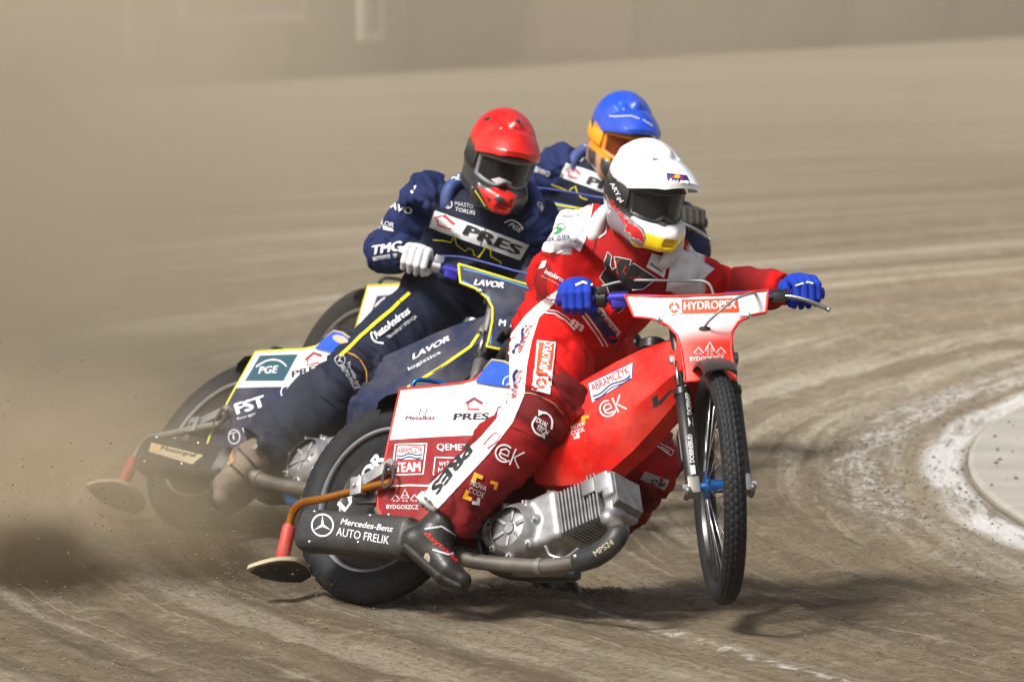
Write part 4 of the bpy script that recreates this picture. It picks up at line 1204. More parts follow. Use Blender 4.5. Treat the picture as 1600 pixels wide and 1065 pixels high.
def make_helmet(root, c, fwd, roll, colfn, peak_m, lens_m, frame_col, strap_col, mshell, scale=1.0, ext=1.0, face=True):
    o = np.array(WM[root.name].translation)
    f = Vector(fwd).normalized(); z = Vector((0, 0, 1)); y = z.cross(f).normalized(); z = f.cross(y)
    Mr = Matrix((f, y, z)).transposed().to_4x4()
    m4 = Matrix.Translation(Vector(c - o)) @ Matrix.Rotation(R(roll), 4, f) @ Mr @ Matrix.Diagonal((scale * .94, scale * .85, scale, 1))
    V, F = HGEO
    C_ = sum(np.array([colfn(*p) for p in V + j]) for j in np.random.default_rng(4).normal(size=(6, 3)) * .0018) / 6
    H = sdf_obj('helmet', V, F, mshell, root, (0, 0, 0), m4, C_)
    # peak
    nu, nt = 29, 11; V, F = [], []
    for w in (.004, -.004):
        for i in range(nu):
            for j in range(nt): V.append(peak_pt(-1 + 2 * i / (nu - 1), j / (nt - 1), w, ext))
    n = nu * nt
    for i in range(nu - 1):
        for j in range(nt - 1):
            a, b, c_, d = i * nt + j, (i + 1) * nt + j, (i + 1) * nt + j + 1, i * nt + j + 1
            F += [(a, d, c_, b), (a + n, b + n, c_ + n, d + n)]
    for j in range(nt - 1):
        F.append((j, j + n, j + 1 + n, j + 1)); k = (nu - 1) * nt; F.append((k + j, k + j + 1, k + j + 1 + n, k + j + n))
    for i in range(nu - 1):
        a, b = i * nt, (i + 1) * nt; F.append((a, b, b + n, a + n)); a += nt - 1; b += nt - 1; F.append((a, a + n, b + n, b))
    pk = mesh('helmet_peak', (V, F), peak_m, H, angle=50)
    # lining of the eye port
    # goggles
    def gp(a, z_, k=1.0): return (.004 + .128 * k * math.cos(a) , .112 * k * math.sin(a), z_)
    A = R(62); top, bot = [], []
    NL = 25
    for i in range(NL):
        a = -A + 2 * A * i / (NL - 1); q = abs(a / A)
        top.append((a, .034 - .012 * q ** 3)); bot.append((a, -.054 + .010 * q ** 3 + .022 * math.exp(-(a / .20) ** 2)))
    V, F = [], []
    for k, th in ((1.0, 0), (.975, 1)):
        for i in range(NL):
            for j in range(7):
                zz = bot[i][1] * (1 - j / 6) + top[i][1] * j / 6; V.append(gp(top[i][0], zz, k))
    for i in range(NL - 1):
        for j in range(6):
            a = i * 7 + j; F.append((a, a + 7, a + 8, a + 1)); n = NL * 7; F.append((a + n, a + 1 + n, a + 8 + n, a + 7 + n))
    lens = mesh('goggle_lens', (V, F), lens_m, H)
    path = [gp(a, z_, 1.0) for a, z_ in top] + [gp(a, z_, 1.0) for a, z_ in reversed(bot)]
    path.append(path[0])
    gf_ = mesh('goggle_frame', join(tube(path, .0055, 10, cap=False), tube([tuple(np.array(p) * np.array([.93, .95, 1])) for p in path], .011, 10, cap=False)), frame_col, H)
    # strap on both sides
    for q in (-1, 1):
        sp = []
        for i in range(12):
            a = R(62 + 85 * i / 11) * q
            e = np.array([-.015 + .149 * math.cos(a), .1235 * math.sin(a)])
            for zz, k in ((-.036, 1.0), (-.034, 1.02), (.014, 1.02), (.016, 1.0)): sp.append((e[0] * k, e[1] * k, zz * (1 - .15 * i / 11)))
        Fs = []
        for i in range(11):
            for j in range(3): Fs.append((i * 4 + j, i * 4 + 4 + j, i * 4 + 5 + j, i * 4 + 1 + j))
        mesh('goggle_strap', (sp, Fs), strap_col, H, angle=60)
    # face
    s = SDF((-.12, -.12, -.15), (.15, .12, .12), .004)
    s.ell((-.005, 0, -.005), (.090, .076, .115), None, .02); s.ell((.05, 0, -.07), (.05, .05, .045), None, .03)
    s.cone((.082, 0, .012), (.100, 0, -.030), .010, .015, .012)
    for q in (-1, 1):
        s.cone((.072, .018 * q, .020), (.066, .050 * q, .018), .012, .010, .012); s.ell((.064, .040 * q, -.030), (.028, .026, .022), None, .02); s.ell((.090, .034 * q, -.002), (.016, .017, .011), None, .008, 's')
        s.ell((.096, .013 * q, -.033), (.009, .008, .007), None, .006)
    s.cone((.083, -.022, -.068), (.083, .022, -.068), .008, .008, .006)
    V, F = s.mesh(1); fc = sdf_obj('face', V, F, M_skin, H)
    for q in (-1, 1):
        mesh('eye', lathe([(0, .0125), (.008, .0095), (.0115, .004), (.0125, 0), (.0115, -.004), (.008, -.0095), (0, -.0125)], 16, Matrix.Translation((.070, .033 * q, -.002))), M_pr_white, H)
    return H, pk, lens, gf_

def rider(label, group, base, J, colfn, seed, suit):
    root = empty('person', Matrix.Translation(Vector(base)))
    tag(root, label, 'person', group)
    body, ax_ = make_body(root, J, colfn, suit, seed)
    return root, body, ax_
g_r = 'riders racing on the track'
def W_(B, p): return np.array(WM[B['root'].name] @ Vector(p))
M_boot = mat('boot_leather', (.010, .010, .011), .38, dust=.05, bump=.3, bscale=120)
M_bootb = mat('muddy_boot', (.10, .075, .055), .7, dust=.35, bump=.3, bscale=120)
M_sole = mat('sole_rubber', (.012, .012, .012), .7, dust=.06)
M_gblue = mat('blue_glove', srgb('#1d3cab'), .9, spec=.15, dust=.04, bump=.3, bscale=300)
M_gwhite = mat('white_glove', (.62, .61, .62), .75, dust=.10, bump=.3, bscale=300)
M_gblack = mat('dark_glove', (.012, .012, .014), .85, dust=.08, bump=.3, bscale=300)

# ------------------------------------------------ hero, white helmet
def jj(**k): return {a: np.array(at(*b), float) for a, b in k.items()}
gR = [W_(HB, p) for p in HB['gripR']]; gL = [W_(HB, p) for p in HB['gripL']]
JH = jj(pel=(900, 520, .02), neck=(988, 378, -.30), sR=(912, 362, -.22), sL=(1054, 414, -.24), eR=(864, 430, -.02), eL=(1132, 455, -.02), wR=(887, 452, -.25), wL=(1228, 449, -.185),
        hR=(868, 528, -.03), hL=(930, 548, .08), kR=(852, 640, -.36), kL=(1010, 728, .17), aR=(690, 810, -.47), aL=(905, 850, .30))
ZR_ = at(870, 391, -.10)[2]; XL_ = at(1100, 430, -.12)[0]
def col_hero(l, t, p, n):
    s_ = abs((p - JH['neck']) @ unit(JH['sL'] - JH['sR']))
    if l[0] == 'u': return RED if s_ < .165 else WHITE if (p[2] > ZR_ if l == 'uR' else p[0] < XL_) else RED
    if l == 'torso' and s_ > .165 and p[2] > ZR_ and (p - JH['pel']) @ unit(JH['neck'] - JH['pel']) > .3: return WHITE
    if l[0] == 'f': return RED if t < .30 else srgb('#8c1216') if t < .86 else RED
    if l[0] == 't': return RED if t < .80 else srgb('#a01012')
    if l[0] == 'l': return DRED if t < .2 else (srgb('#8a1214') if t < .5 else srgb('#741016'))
    return RED
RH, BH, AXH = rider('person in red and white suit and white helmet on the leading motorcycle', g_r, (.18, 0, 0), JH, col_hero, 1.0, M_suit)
neck_brace(RH, JH, AXH, ('white', (.70, .70, .70)))
GHR = make_glove(RH, gR[0], gR[1], JH['wR'] + unit(JH['eR'] - JH['wR']) * .0, M_gblue)
GHL = make_glove(RH, gL[0], gL[1], JH['wL'], M_gblue)
BRH = make_boot(RH, at(678, 834, -.475), at(748, 888, -.55), JH['kR'], M_boot, M_sole)
BLH = make_boot(RH, at(868, 876, .33), at(918, 912, .22), JH['kL'], M_boot, M_sole)
def hcol_hero(x, y, z):
    ay = abs(y)
    if x > .112 and z < -.080: return srgb('#e8c80c')
    if z < -.124: return BLACK
    if z < .030 - .10 * (x + .02) and x < .085 and z > -.052 - .35 * max(0, x) and ay > .06: return (.02, .02, .022)
    if z <= -.052 - .35 * max(0, x) and z < -.075 and x < .11: return srgb('#84767a') if z > -.118 else BLACK
    return (.82, .83, .84)
M_helm = mat('helmet_shell', rough=.3, attr=True, dust=.075, var=.06, coat=.3, spec=.4)
M_pwhite = mat('white_peak', (.82, .83, .84), .3, dust=.03, var=.03, coat=.5)
HH, PKH, LNH, GFH = make_helmet(RH, at(1012, 300, -.36), (.46, -.84, -.26), -6, hcol_hero, M_pwhite, M_lens, M_blackp, M_pr_black, M_helm, 1.04)

# ------------------------------------------------ second rider, red helmet
gR = [W_(NB, p) for p in NB['gripR']]; gL = [W_(NB, p) for p in NB['gripL']]
JN = jj(pel=(700, 472, 2.30), neck=(765, 326, 1.95), sR=(668, 308, 2.02), sL=(842, 350, 1.95), eR=(603, 392, 2.22), eL=(925, 430, 2.10), wR=(637, 396, 2.02), wL=(960, 508, 2.03),
        hR=(680, 480, 2.20), hL=(745, 500, 2.36), kR=(560, 582, 1.92), kL=(790, 640, 2.50), aR=(405, 702, 1.80), aL=(740, 768, 2.62))
def col_navy(l, t, p, n):
    if l[0] == 'l': return CHAR if t > .25 else srgb('#1b2030')
    if l[0] == 't': return srgb('#1a2236')
    return NAVY
RN, BN, AXN = rider('person in navy suit and red helmet on the second motorcycle', g_r, (-.3, 2.2, 0), JN, col_navy, 21.0, M_suit)
neck_brace(RN, JN, AXN, ('navy', srgb('#22407e')), .150)
make_glove(RN, gR[0], gR[1], JN['wR'], M_gwhite); make_glove(RN, gL[0], gL[1], JN['wL'], M_gwhite)
BRN = make_boot(RN, at(392, 718, 1.79), at(365, 775, 1.62), JN['kR'], M_bootb, M_sole)
make_boot(RN, at(742, 770, 2.62), at(780, 800, 2.45), JN['kL'], M_bootb, M_sole)
def hcol_red(x, y, z):
    if z > .034 - .25 * max(0, x) + .1 * max(0, -x) and z > -.01: return srgb('#cc0c06')
    return (.02, .021, .022)
M_pred = mat('red_peak', srgb('#cc0c06'), .3, dust=.06, var=.08, coat=.3)
HN, PKN, LNN, GFN = make_helmet(RN, at(783, 246, 1.90), (.20, -.90, -.30), -13, hcol_red, M_pred, M_lens, mat('grey_goggle_frame', (.16, .16, .17), .4), M_pr_black, M_helm, 1.05, .55)

# ------------------------------------------------ third rider, blue helmet
gR = [W_(FB, p) for p in FB['gripR']]; gL = [W_(FB, p) for p in FB['gripL']]
JF = jj(pel=(885, 415, 4.35), neck=(955, 278, 4.0), sR=(876, 258, 4.05), sL=(1036, 298, 4.0), eR=(805, 318, 4.22), eL=(1082, 392, 4.2), wR=(776, 290, 3.96), wL=(1062, 352, 4.06),
        hR=(865, 425, 4.28), hL=(915, 440, 4.42), kR=(745, 505, 4.0), kL=(960, 560, 4.45), aR=(610, 600, 3.92), aL=(850, 660, 4.6))
RF, BF, AXF = rider('person in navy suit and blue helmet, farthest back behind the others', g_r, (.1, 4.2, 0), JF, col_navy, 41.0, M_suit)
neck_brace(RF, JF, AXF, ('navy', srgb('#22407e')), .150)
make_glove(RF, gR[0], gR[1], JF['wR'], M_gblack); make_glove(RF, gL[0], gL[1], JF['wL'], M_gblack)
make_boot(RF, at(603, 610, 3.92), at(600, 655, 3.75), JF['kR'], M_bootb, M_sole)
make_boot(RF, at(850, 662, 4.6), at(885, 690, 4.45), JF['kL'], M_bootb, M_sole)
def hcol_blue(x, y, z):
    if z > .030 - .25 * max(0, x) + .1 * max(0, -x) and z > -.01: return srgb('#1046bc')
    if x > -.02 and z > -.06 and abs(y) > .08: return srgb('#e08c10')
    return (.03, .03, .032) if math.sin(60 * x + 40 * z) < .3 else srgb('#b08060')
M_pblue = mat('blue_peak', srgb('#1046bc'), .25, dust=.05, var=.08, coat=.4)
HF, PKF, LNF, GFF = make_helmet(RF, at(972, 212, 3.95), (.30, -.86, -.28), -10, hcol_blue, M_pblue, M_lens_amber, mat('orange_goggle_frame', srgb('#e89010'), .4), M_pr_gold, M_helm, 1.02, .8)

# ================================================================== lettering and prints
Wt, Bk, Nv, Rd, Or, Ye, Go, Gr = M_pr_white, M_pr_black, M_pr_navy, M_pr_red, M_pr_orange, M_pr_yellow, M_pr_gold, M_pr_grey
def house(S, x, y, w, h, sl, m, m2):
    """little house mark: x,y bottom left; sl = slope"""
    p = lambda u, v: (x + u * w, y + u * w * sl - v * h)
    stroke(S, [p(-.08, .52), p(.5, 1.0), p(1.08, .52)], w * .09, m2, 2)
    stroke(S, [p(.02, .44), p(.5, .86), p(1.0, .44)], w * .10, m, 2.3)
    stroke(S, [p(.10, .46), p(.10, 0), p(.85, 0)], w * .10, m, 2)
def peaks(S, x, y, w, h, m):
    """three gables with windows, town mark; x,y bottom left"""
    for cx_, k in ((.15, .62), (.5, 1.0), (.85, .62)):
        stroke(S, [(x + (cx_ - .15) * w, y - .35 * k * h), (x + cx_ * w, y - k * h), (x + (cx_ + .15) * w, y - .35 * k * h)], 1.4, m, 2)
        for r_ in range(3 if k == 1 else 1):
            for q in (-.06, .06):
                a, b = x + (cx_ + q) * w, y - (.12 + .2 * r_) * h
                stroke(S, [(a - 1.2, b - 1.5), (a - .8, b), (a + .8, b), (a + 1.2, b - 1.5)], .9, m, 2)
def tri_logo(S, x, y, r, m):
    for a in (90, 210, 330):
        c, s_ = math.cos(R(a)), math.sin(R(a)); c2, s2 = math.cos(R(a + 50)), math.sin(R(a + 50)); c1, s1 = math.cos(R(a - 50)), math.sin(R(a - 50))
        patch(S, [(x + c2 * r, y + s2 * r), (x + c * r * 1.02, y + s_ * r * 1.02), (x + c1 * r, y + s1 * r), (x + c1 * r * .42, y + s1 * r * .42), (x + c * r * .6, y + s_ * r * .6), (x + c2 * r * .42, y + s2 * r * .42)][::-1], m, 3, 'logo_blade', 4)
def waves(S, x0, y0, x1, y1, w, m, lvl=3):
    a = np.array([x0, y0], float); b = np.array([x1, y1], float); d = b - a; n = np.array([-d[1], d[0]]) / np.linalg.norm(d)
    stroke(S, [a + d * t + n * math.sin(t * 9.4) * w * .8 for t in np.linspace(0, 1, 16)], w, m, lvl)
def ek_logo(S, x, y, s, sl, m, w=2.2):
    def p(u, v): c, k = math.cos(sl), math.sin(sl); return (x + s * (u * c - v * k), y + s * (u * k + v * c))
    stroke(S, [p(.75 + .95 * math.cos(a), .95 * math.sin(a)) for a in np.linspace(R(-60), R(-330), 22)], w, m, 3)
    stroke(S, [p(.30, .08), p(1.25, .08), p(1.15, -.42), p(.75, -.55), p(.32, -.3), p(.30, .3), p(.65, .58), p(1.25, .58)], w, m, 3)
    stroke(S, [p(1.75, -.95), p(1.75, .95)], w, m, 3); stroke(S, [p(2.75, -.95), p(1.95, -.05), p(2.8, .95)], w, m, 3)
def corner(S, x, y, s, a, m, lvl=3):
    c, k = math.cos(a), math.sin(a); q = [(0, 0), (1, 0), (1, .42), (.42, .42), (.42, 1), (0, 1)]
    patch(S, [(x + s * (u * c - v * k), y + s * (u * k + v * c)) for u, v in q], m, lvl, 'logo_corner', 4)

# ---- leading motorcycle
S = Surf(HB['panel'])
stroke(S, [(655, 648), (658, 637), (661, 643)], 1.2, M_pr_maroon); stroke(S, [(661, 643), (664, 648), (668, 638)], 1.2, M_pr_maroon)
text(S, 'Metalkas', 633, 656, 680, 655, 6.5, M_pr_maroon, .02, .25)
text(S, 'PRES', 708, 656, 765, 655, 10.5, Bk, .035, .12)
house(S, 729, 639, 24, 18, 0, Rd, Nv)
q = [(618, 694), (667, 692.5), (661, 740), (612, 741.5)]
outline(S, q, 2, Wt, 2); patch(S, [(621.5, 697), (663, 695.5), (660.5, 717), (618.5, 718)], Wt, 1.5); patch(S, [(618, 719.5), (660, 718.5), (658, 737), (615.5, 738.5)], Rd, 1.5)
text(S, 'ABRAMCZYK', 622, 708, 660.5, 706, 9.5, Rd, .02); waves(S, 620, 711, 660, 709, 2.2, Nv); waves(S, 620, 715.5, 659, 714, 2.2, Nv)
text(S, 'TEAM', 617, 737.5, 657.5, 736, 15, Wt, .04)
text(S, 'QEMETICA', 682.5, 704.5, 757, 706, 12, Wt, .02)
outline(S, [(680, 714), (745, 716), (742, 743), (677, 741)], 1.8, Wt, 2)
text(S, 'WYŻSZA SZKOŁA', 686, 727.5, 742, 729, 9, Wt, .02); text(S, 'NAUKI', 685, 737.5, 715, 738, 7.5, Wt, .01)
stroke(S, [(600, 762), (614, 759), (640, 757.5), (690, 759)], 2.6, Wt)
text(S, 'BYDGOSZCZ', 604, 794.5, 654, 795, 6.5, Wt, .012); peaks(S, 612, 785, 42, 21, Wt)
S = Surf(HB['skirt']); star_logo(S, 797, 598, 11, Wt)
S = Surf(HB['sil'])
star_logo(S, 504, 820, 17, Wt, .98)
text(S, 'Mercedes-Benz', 532, 818.5, 614, 831, 9.5, Wt, .015, .2); text(S, 'AUTO FRELIK', 525, 836, 607, 850, 13, Wt, .006)
S = Surf(HB['disc'], HB['rw']); text(S, 'LAVOR', 539, 800, 603, 716, 18, Wt, .05, .1)
S = Surf(HB['cowl'])
patch(S, [(1041, 470), (1065, 467.8), (1066.5, 490), (1043, 493)], Wt, 1.5); outline(S, [(1041, 470), (1065, 467.8), (1066.5, 490), (1043, 493)], .9, M_pr_maroon, 2)
patch(S, [(1065, 467.8), (1152.6, 465.5), (1155, 488), (1066.5, 490)], Or, 1.5)
text(S, 'HYDROPEX', 1068.5, 484.5, 1151, 481.5, 13, Wt, .03, 0, 3); tri_logo(S, 1053.5, 480.5, 9, Or)
patch(S, disc_pts(1101, 513.5, 9.5, 20, 4), Bk, 2, 'cable_slot')
text(S, 'BYDGOSZCZ', 1078, 564, 1131, 562, 6.5, Wt, .012); peaks(S, 1084, 556, 50, 22, Wt)
S = Surf(HB['tank'])
q = [(919, 599), (988.7, 566), (987.5, 590.6), (925, 629)]; patch(S, q, Wt, 1.2); outline(S, q, 1.2, Nv, 2)
text(S, 'ABRAMCZYK', 926.5, 612, 985.5, 582.5, 12.5, Rd, .025, 0, 3); waves(S, 926, 619, 985, 586, 2.6, Nv); waves(S, 928, 624, 985, 590, 2.0, Nv)
patch(S, [(1000, 634), (1036, 610), (1052, 608), (1034, 630), (1010, 644)], M_carbon, 1.5, 'mesh_vent', 5)
ek_logo(S, 941, 642, 13, R(-24), Wt)
corner(S, 908, 650, 12, R(-10), Go); text(S, 'NOVA', 894, 671, 914, 664, 6.5, Wt, .0); text(S, 'CODE', 894, 680, 914, 673, 6.5, Wt, .0); corner(S, 906, 684, -9, R(-10), Wt)
S = Surf(HB['sleeve']); text(S, 'MPS24', 931, 869, 960, 849, 9, M_cream, .02)
S = Surf(HB['fork'][0])
text(S, 'DOBINSBUD', 1081, 647, 1075.5, 600, 7, Wt, .03); text(S, 'DOBINSBUD', 1085, 722, 1081, 678, 7, Wt, .03)
for x, y in ((1080, 657), (1084, 732)): rect(S, x + 3, y + 8, x + 1.5, y - 6, 7, Wt, 2)

# ---- leading rider
S = Surf(BH, None, 1.25)
patch(S, [(930, 312), (908, 306), (893, 310), (878, 330), (858, 352), (845, 372), (832, 388), (840.5, 391), (861, 395), (881, 386), (895, 386), (906, 393), (915, 376), (923, 340), (926, 325)], Wt, 1.6, 'print_patch', 4)
patch(S, [(1050, 402), (1062, 388), (1078, 396), (1094, 406), (1116, 420), (1092, 441), (1080, 456), (1040, 454), (1045, 425)], Wt, 1.6, 'print_patch', 4)
patch(S, [(872, 452), (846, 470), (822, 492), (800, 520), (786, 560), (784, 616), (776, 654), (752, 682), (648, 778), (662, 794), (678, 801), (764, 708), (801, 660), (819.5, 617), (824, 570), (831, 534), (842.5, 497), (866, 474)], Wt, 1, 'print_patch', 3.2)
text(S, 'PRES', 731, 692, 671, 764, 15, Bk, .05, .1)
stroke(S, [(756, 694), (768, 680), (775, 676), (782, 680), (776, 690), (762, 700)], 1.5, Rd)
for (a, b, c, d) in ((826, 505, 806, 556), (812, 574, 797, 628)):
    patch(S, [(a - 14, b), (a + 8, b + 2), (c + 12, d), (c - 10, d - 4)], Wt, 1.6); waves(S, a - 2, b + 4, c - 2, d - 3, 4, Nv); text(S, 'ABRAMCZYK', c + 8, d - 2, a + 7, b + 4, 7, Rd, .02, 0, 3)
q = [(839, 531), (869, 534), (860, 616), (831, 608)]; patch(S, q, Wt, 1); patch(S, [(842.5, 534.5), (866, 537), (860.5, 588), (837.5, 585)], Or, 2); outline(S, q, 1.2, M_pr_dred, 2)
text(S, 'HYDROPEX', 856, 584, 863, 538, 13, Wt, .03, 0, 3); tri_logo(S, 846, 599, 8.5, Or)
stroke(S, [(816, 614), (840, 616), (866, 630), (880, 646)], 1.3, M_cream, 2)
stroke(S, [(838, 651 + 11 * 0), (832, 662), (836, 674), (845, 680)], 3, Wt, smooth=5); stroke(S, [(846, 644), (856, 647), (862, 657), (861, 670)], 3, Wt, smooth=5)
patch(S, [(841, 640), (851, 645), (841, 650)], Wt, 2, 'logo_arrow'); patch(S, [(852, 674), (842, 679), (851, 685)], Wt, 2, 'logo_arrow')
text(S, 'DUAL', 837, 659, 854, 668, 7.5, Wt, .03); text(S, 'TECH', 837, 669, 854, 679, 7.5, Wt, .03)
ek_logo(S, 778, 704, 14, R(22), Wt, 2.2)
corner(S, 741, 738, 15, R(20), Go); corner(S, 722, 777, 14, R(-65), Go); corner(S, 778, 753, 12, R(105), Go); corner(S, 748, 789, 12, R(190), Gr)
text(S, 'NOVA', 735, 757, 758, 767, 8, Gr, -.004); text(S, 'CODE', 731, 767, 754, 777, 8, Gr, -.004)
stroke(S, [(850, 487), (868, 490), (884, 500), (898, 515)], 3, Wt); stroke(S, [(853, 483), (872, 486), (888, 496), (901, 509)], 1.6, Wt)
for k in (0, 7): stroke(S, [(898 + k, 478), (914 + k, 497), (930 + k, 518), (942 + k, 540)], 2.6, Wt)
patch(S, [(912, 478), (926, 478), (962, 520), (964, 534), (955, 538), (934, 510)], Nv, 1); patch(S, [(926, 478), (938, 478), (970, 518), (966, 530), (958, 516)], Wt, 1); text(S, 'ABRAMCZYK', 928, 484, 962, 524, 7, M_pr_maroon, .02, 0, 3)
text(S, 'm', 890, 506, 908, 518, 12, Wt, .05)
M_seam = mat('seam_dark_red', srgb('#5c0a0a'), .9, dust=.01)
for q in ([(905, 492), (912, 530), (915, 570), (905, 610)], [(868, 618), (880, 634), (890, 655)], [(926, 340), (931, 362), (928, 388), (916, 402)], [(1010, 462), (990, 500), (962, 545)], [(800, 668), (822, 676), (848, 692)], [(842, 395), (862, 400), (884, 392)], [(848, 462), (862, 468), (880, 466)]): stroke(S, q, 1.3, M_seam, 2.2, 'seam', smooth=4)
# emblem
em = [(937, 434), (943, 422), (947, 421), (944.5, 409), (949.5, 393.5), (956, 400), (954, 414), (957, 420.5), (963, 417), (960, 401), (968, 402), (986, 406), (984, 414), (990, 411), (1025.6, 435), (1004, 451), (980, 452), (986, 470), (976, 480), (966, 488), (958, 478), (948, 447.6)]
patch(S, em, Bk, 2.6, 'emblem', 4); outline(S, em, 1.1, Wt, 3.2)
for x in (994, 1000, 1006): stroke(S, [(x - 10, 432), (x + 6, 440)], 1.6, Rd, 3)
stroke(S, [(968, 405), (962, 414), (966, 428)], 1.6, Rd, 3); stroke(S, [(978, 415), (974, 424), (979, 428)], 1.5, Rd, 3)
stroke(S, [(996, 384), (988, 410), (976, 440), (962, 480)], 1.3, Bk, 3.3)
patch(S, [(1018, 395), (1045, 404), (1037, 434), (1009.5, 417)], Wt, 1.5); text(S, 'Metalkas', 1014, 414, 1034, 426, 5, M_pr_maroon, .02); stroke(S, [(1029, 408), (1031, 402), (1034, 410), (1037, 404)], 1.2, M_pr_maroon)
patch(S, [(932, 341), (940, 342), (950, 351), (947, 365), (936, 373), (932, 358)], Wt, 1.5); patch(S, [(934, 352), (947, 354), (945, 364), (937, 369)], Rd, 2.2); patch(S, [(933, 343), (940, 344), (941, 350), (934, 350)], M_pr_blue, 2.2)
text(S, 'ON-', 854, 377, 869, 374.4, 5.5, M_pr_navy, -.003, 0, 4); text(S, 'ZIN', 871, 374, 889, 371, 5.5, M_pr_navy, -.003, 0, 4); stroke(S, [(853, 378.5), (888, 372.5)], .8, M_pr_navy, 3.5)
patch(S, disc_pts(871, 360, 8, 14, 5, -.3), M_pr_green, 2.6); stroke(S, disc_pts(877, 354, 6, 14, 4.5), 1.2, M_pr_green, 3, closed=True)
patch(S, [(884, 333), (889, 322), (895, 321), (892, 332)], Ye, 2.8); patch(S, disc_pts(901, 331, 5.5, 10, 4.5), M_pr_navy, 2.8); text(S, 'POLICZ', 880, 342, 906, 341, 5, M_pr_navy, 0, 0, 4)
text(S, 'instaforex', 852, 427, 879, 441, 8, Wt, .02); text(S, 'Invest in Trading', 847, 433, 872, 446, 3.5, Gr, 0); patch(S, [(842, 420), (848, 408), (855, 407), (851, 418)], Wt, 1.5)
for c, x, y in (('I', 1095, 410), ('A', 1100, 413), ('R', 1108, 417)): text(S, c, x, y, x + (1.5 if c == 'I' else 4.5), y + 1.5, 4.5, Nv, .03)
patch(S, [(1000, 748), (1008, 736), (1046, 750), (1038, 765)], Gr, 1); text(S, 'STAR', 1016, 755, 1038, 762, 9, Bk, .03, .2)
outline(S, [(1014, 687), (1020, 685), (1052, 704), (1048, 712)], 1.3, Wt, 1.6); text(S, 'WYŻSZA', 1020, 695, 1044, 708, 5, Wt, .01)
S = Surf(BRH); text(S, 'daytona', 660, 836, 712, 880, 11, M_pr_red, .03); patch(S, disc_pts(667, 872, 5, 12, 9), M_cream, 2, 'heel_guard')
S = Surf(BRN, None, 1.0)
for q in ([(372, 700), (388, 716), (402, 734)], [(358, 724), (374, 738), (388, 752)]): stroke(S, q, 4, M_pr_black, 2, 'boot_strap')
patch(S, [(352, 708), (364, 704), (366, 722), (356, 728)], mat('scuffed_toe', srgb('#a8805c'), .8, dust=.2), 2, 'scuff', 5)
S = Surf(BRH, None, 1.0)
for q in ([(664, 826), (690, 822), (712, 836)], [(676, 858), (700, 866), (716, 862)]): stroke(S, q, 3, M_pr_grey, 1.5, 'boot_strap')
S = Surf(GHR, None, 1.0); stroke(S, [(899, 446), (910, 441), (925, 445)], 3.5, Wt)
S = Surf(GHL, None, 1.0); stroke(S, [(1243, 446), (1262, 441), (1270, 443)], 2, Wt)
S = Surf(bpy.data.objects['goggle_strap'], HH); text(S, 'ARY.pl', 951, 288, 967, 318, 9, Wt, .02)
S = Surf(HH)
patch(S, [(946, 300), (954, 318), (972, 332), (990, 344), (1006, 358), (1010, 372), (1004, 386), (985, 376), (966, 356), (950, 330)], mat('mauve_band', srgb('#84767c'), .4, dust=.03), .8, 'colour_band', 4)
text(S, 'Red Bull', 951, 315, 976, 352, 9, M_pr_red, .03)
bull = [(974, 345), (980, 340), (982, 348), (992, 352), (1000, 358), (1006, 368), (1004, 380), (998, 374), (990, 372), (984, 364), (976, 360), (979, 352)]
patch(S, bull, M_pr_red, 2, 'bull_emblem', 4); outline(S, bull, .9, Wt, 2.5)
M_brow = mat('brow_grey', srgb('#8c8078'), .5, dust=.04); M_crease_shade = mat('painted_crease_shade', (.52, .53, .55), .35, dust=.02)
for q in ([(1016, 245), (1030, 249), (1031, 253), (1019, 250)], [(1056, 252), (1064, 251), (1066, 255), (1058, 256)]): patch(S, q, M_brow, 1.2, 'vent', 3)
stroke(S, [(985, 221), (992, 240), (1004, 258), (1016, 270)], 1.1, M_crease_shade, 1); stroke(S, [(1036, 246), (1042, 238), (1048, 244), (1060, 262)], 1.1, M_crease_shade, 1)  # crease shade painted on the shell as thin grey lines
S = Surf(LNH); 
S = Surf(PKH)
q = [(1041, 270), (1073, 274), (1080.5, 289), (1043, 282.6)]; patch(S, q, M_pr_purple, 2); patch(S, disc_pts(1058, 276, 5, 10, 3), Go, 3); patch(S, [(1048, 275), (1056, 277), (1050, 279)], M_pr_red, 3); patch(S, [(1061, 277), (1069, 277), (1066, 280)], M_pr_red, 3)
text(S, 'Red Bull', 1046, 283.5, 1075, 288, 4.5, Wt, .02, 0, 3)

# ---- second motorcycle
S = Surf(NB['panel'])
def navy_panel(S, T):
    q = [T(406, 555), T(466, 553), T(443, 595), T(382.5, 595)]; patch(S, q, M_pr_teal, 1)
    text(S, 'PGE', *T(404, 584), *T(436, 582), 11, Wt, .02, .3, 3); stroke(S, [T(400, 573), T(418, 563), T(436, 563), T(448, 572)], 2, Wt, 3, smooth=4)
    text(S, 'PRES', *T(456, 590), *T(506, 577), 10, Bk, .035, .12); house(S, *T(478, 571), 24, 18, -.25, Rd, M_pr_maroon)
    text(S, 'FST', *T(370, 648), *T(417, 634), 18, Wt, .05); star_logo(S, *T(449, 612.5), 10, Wt); text(S, 'forging', *T(371, 657), *T(411, 645), 4.5, Wt, 0)
    stroke(S, disc_pts(*T(366, 682), 9, 16, 11), 2, Gr, 2, closed=True); text(S, 'T', *T(360, 688), *T(372, 685), 11, Gr, .02); text(S, 'MIASTO', *T(381, 675), *T(413, 664), 7, Wt, .0)
navy_panel(S, lambda x, y: (x, y))
S = Surf(NB['skirt']); patch(S, disc_pts(532, 530, 13, 14, 6, .35), M_cream, 1.5)
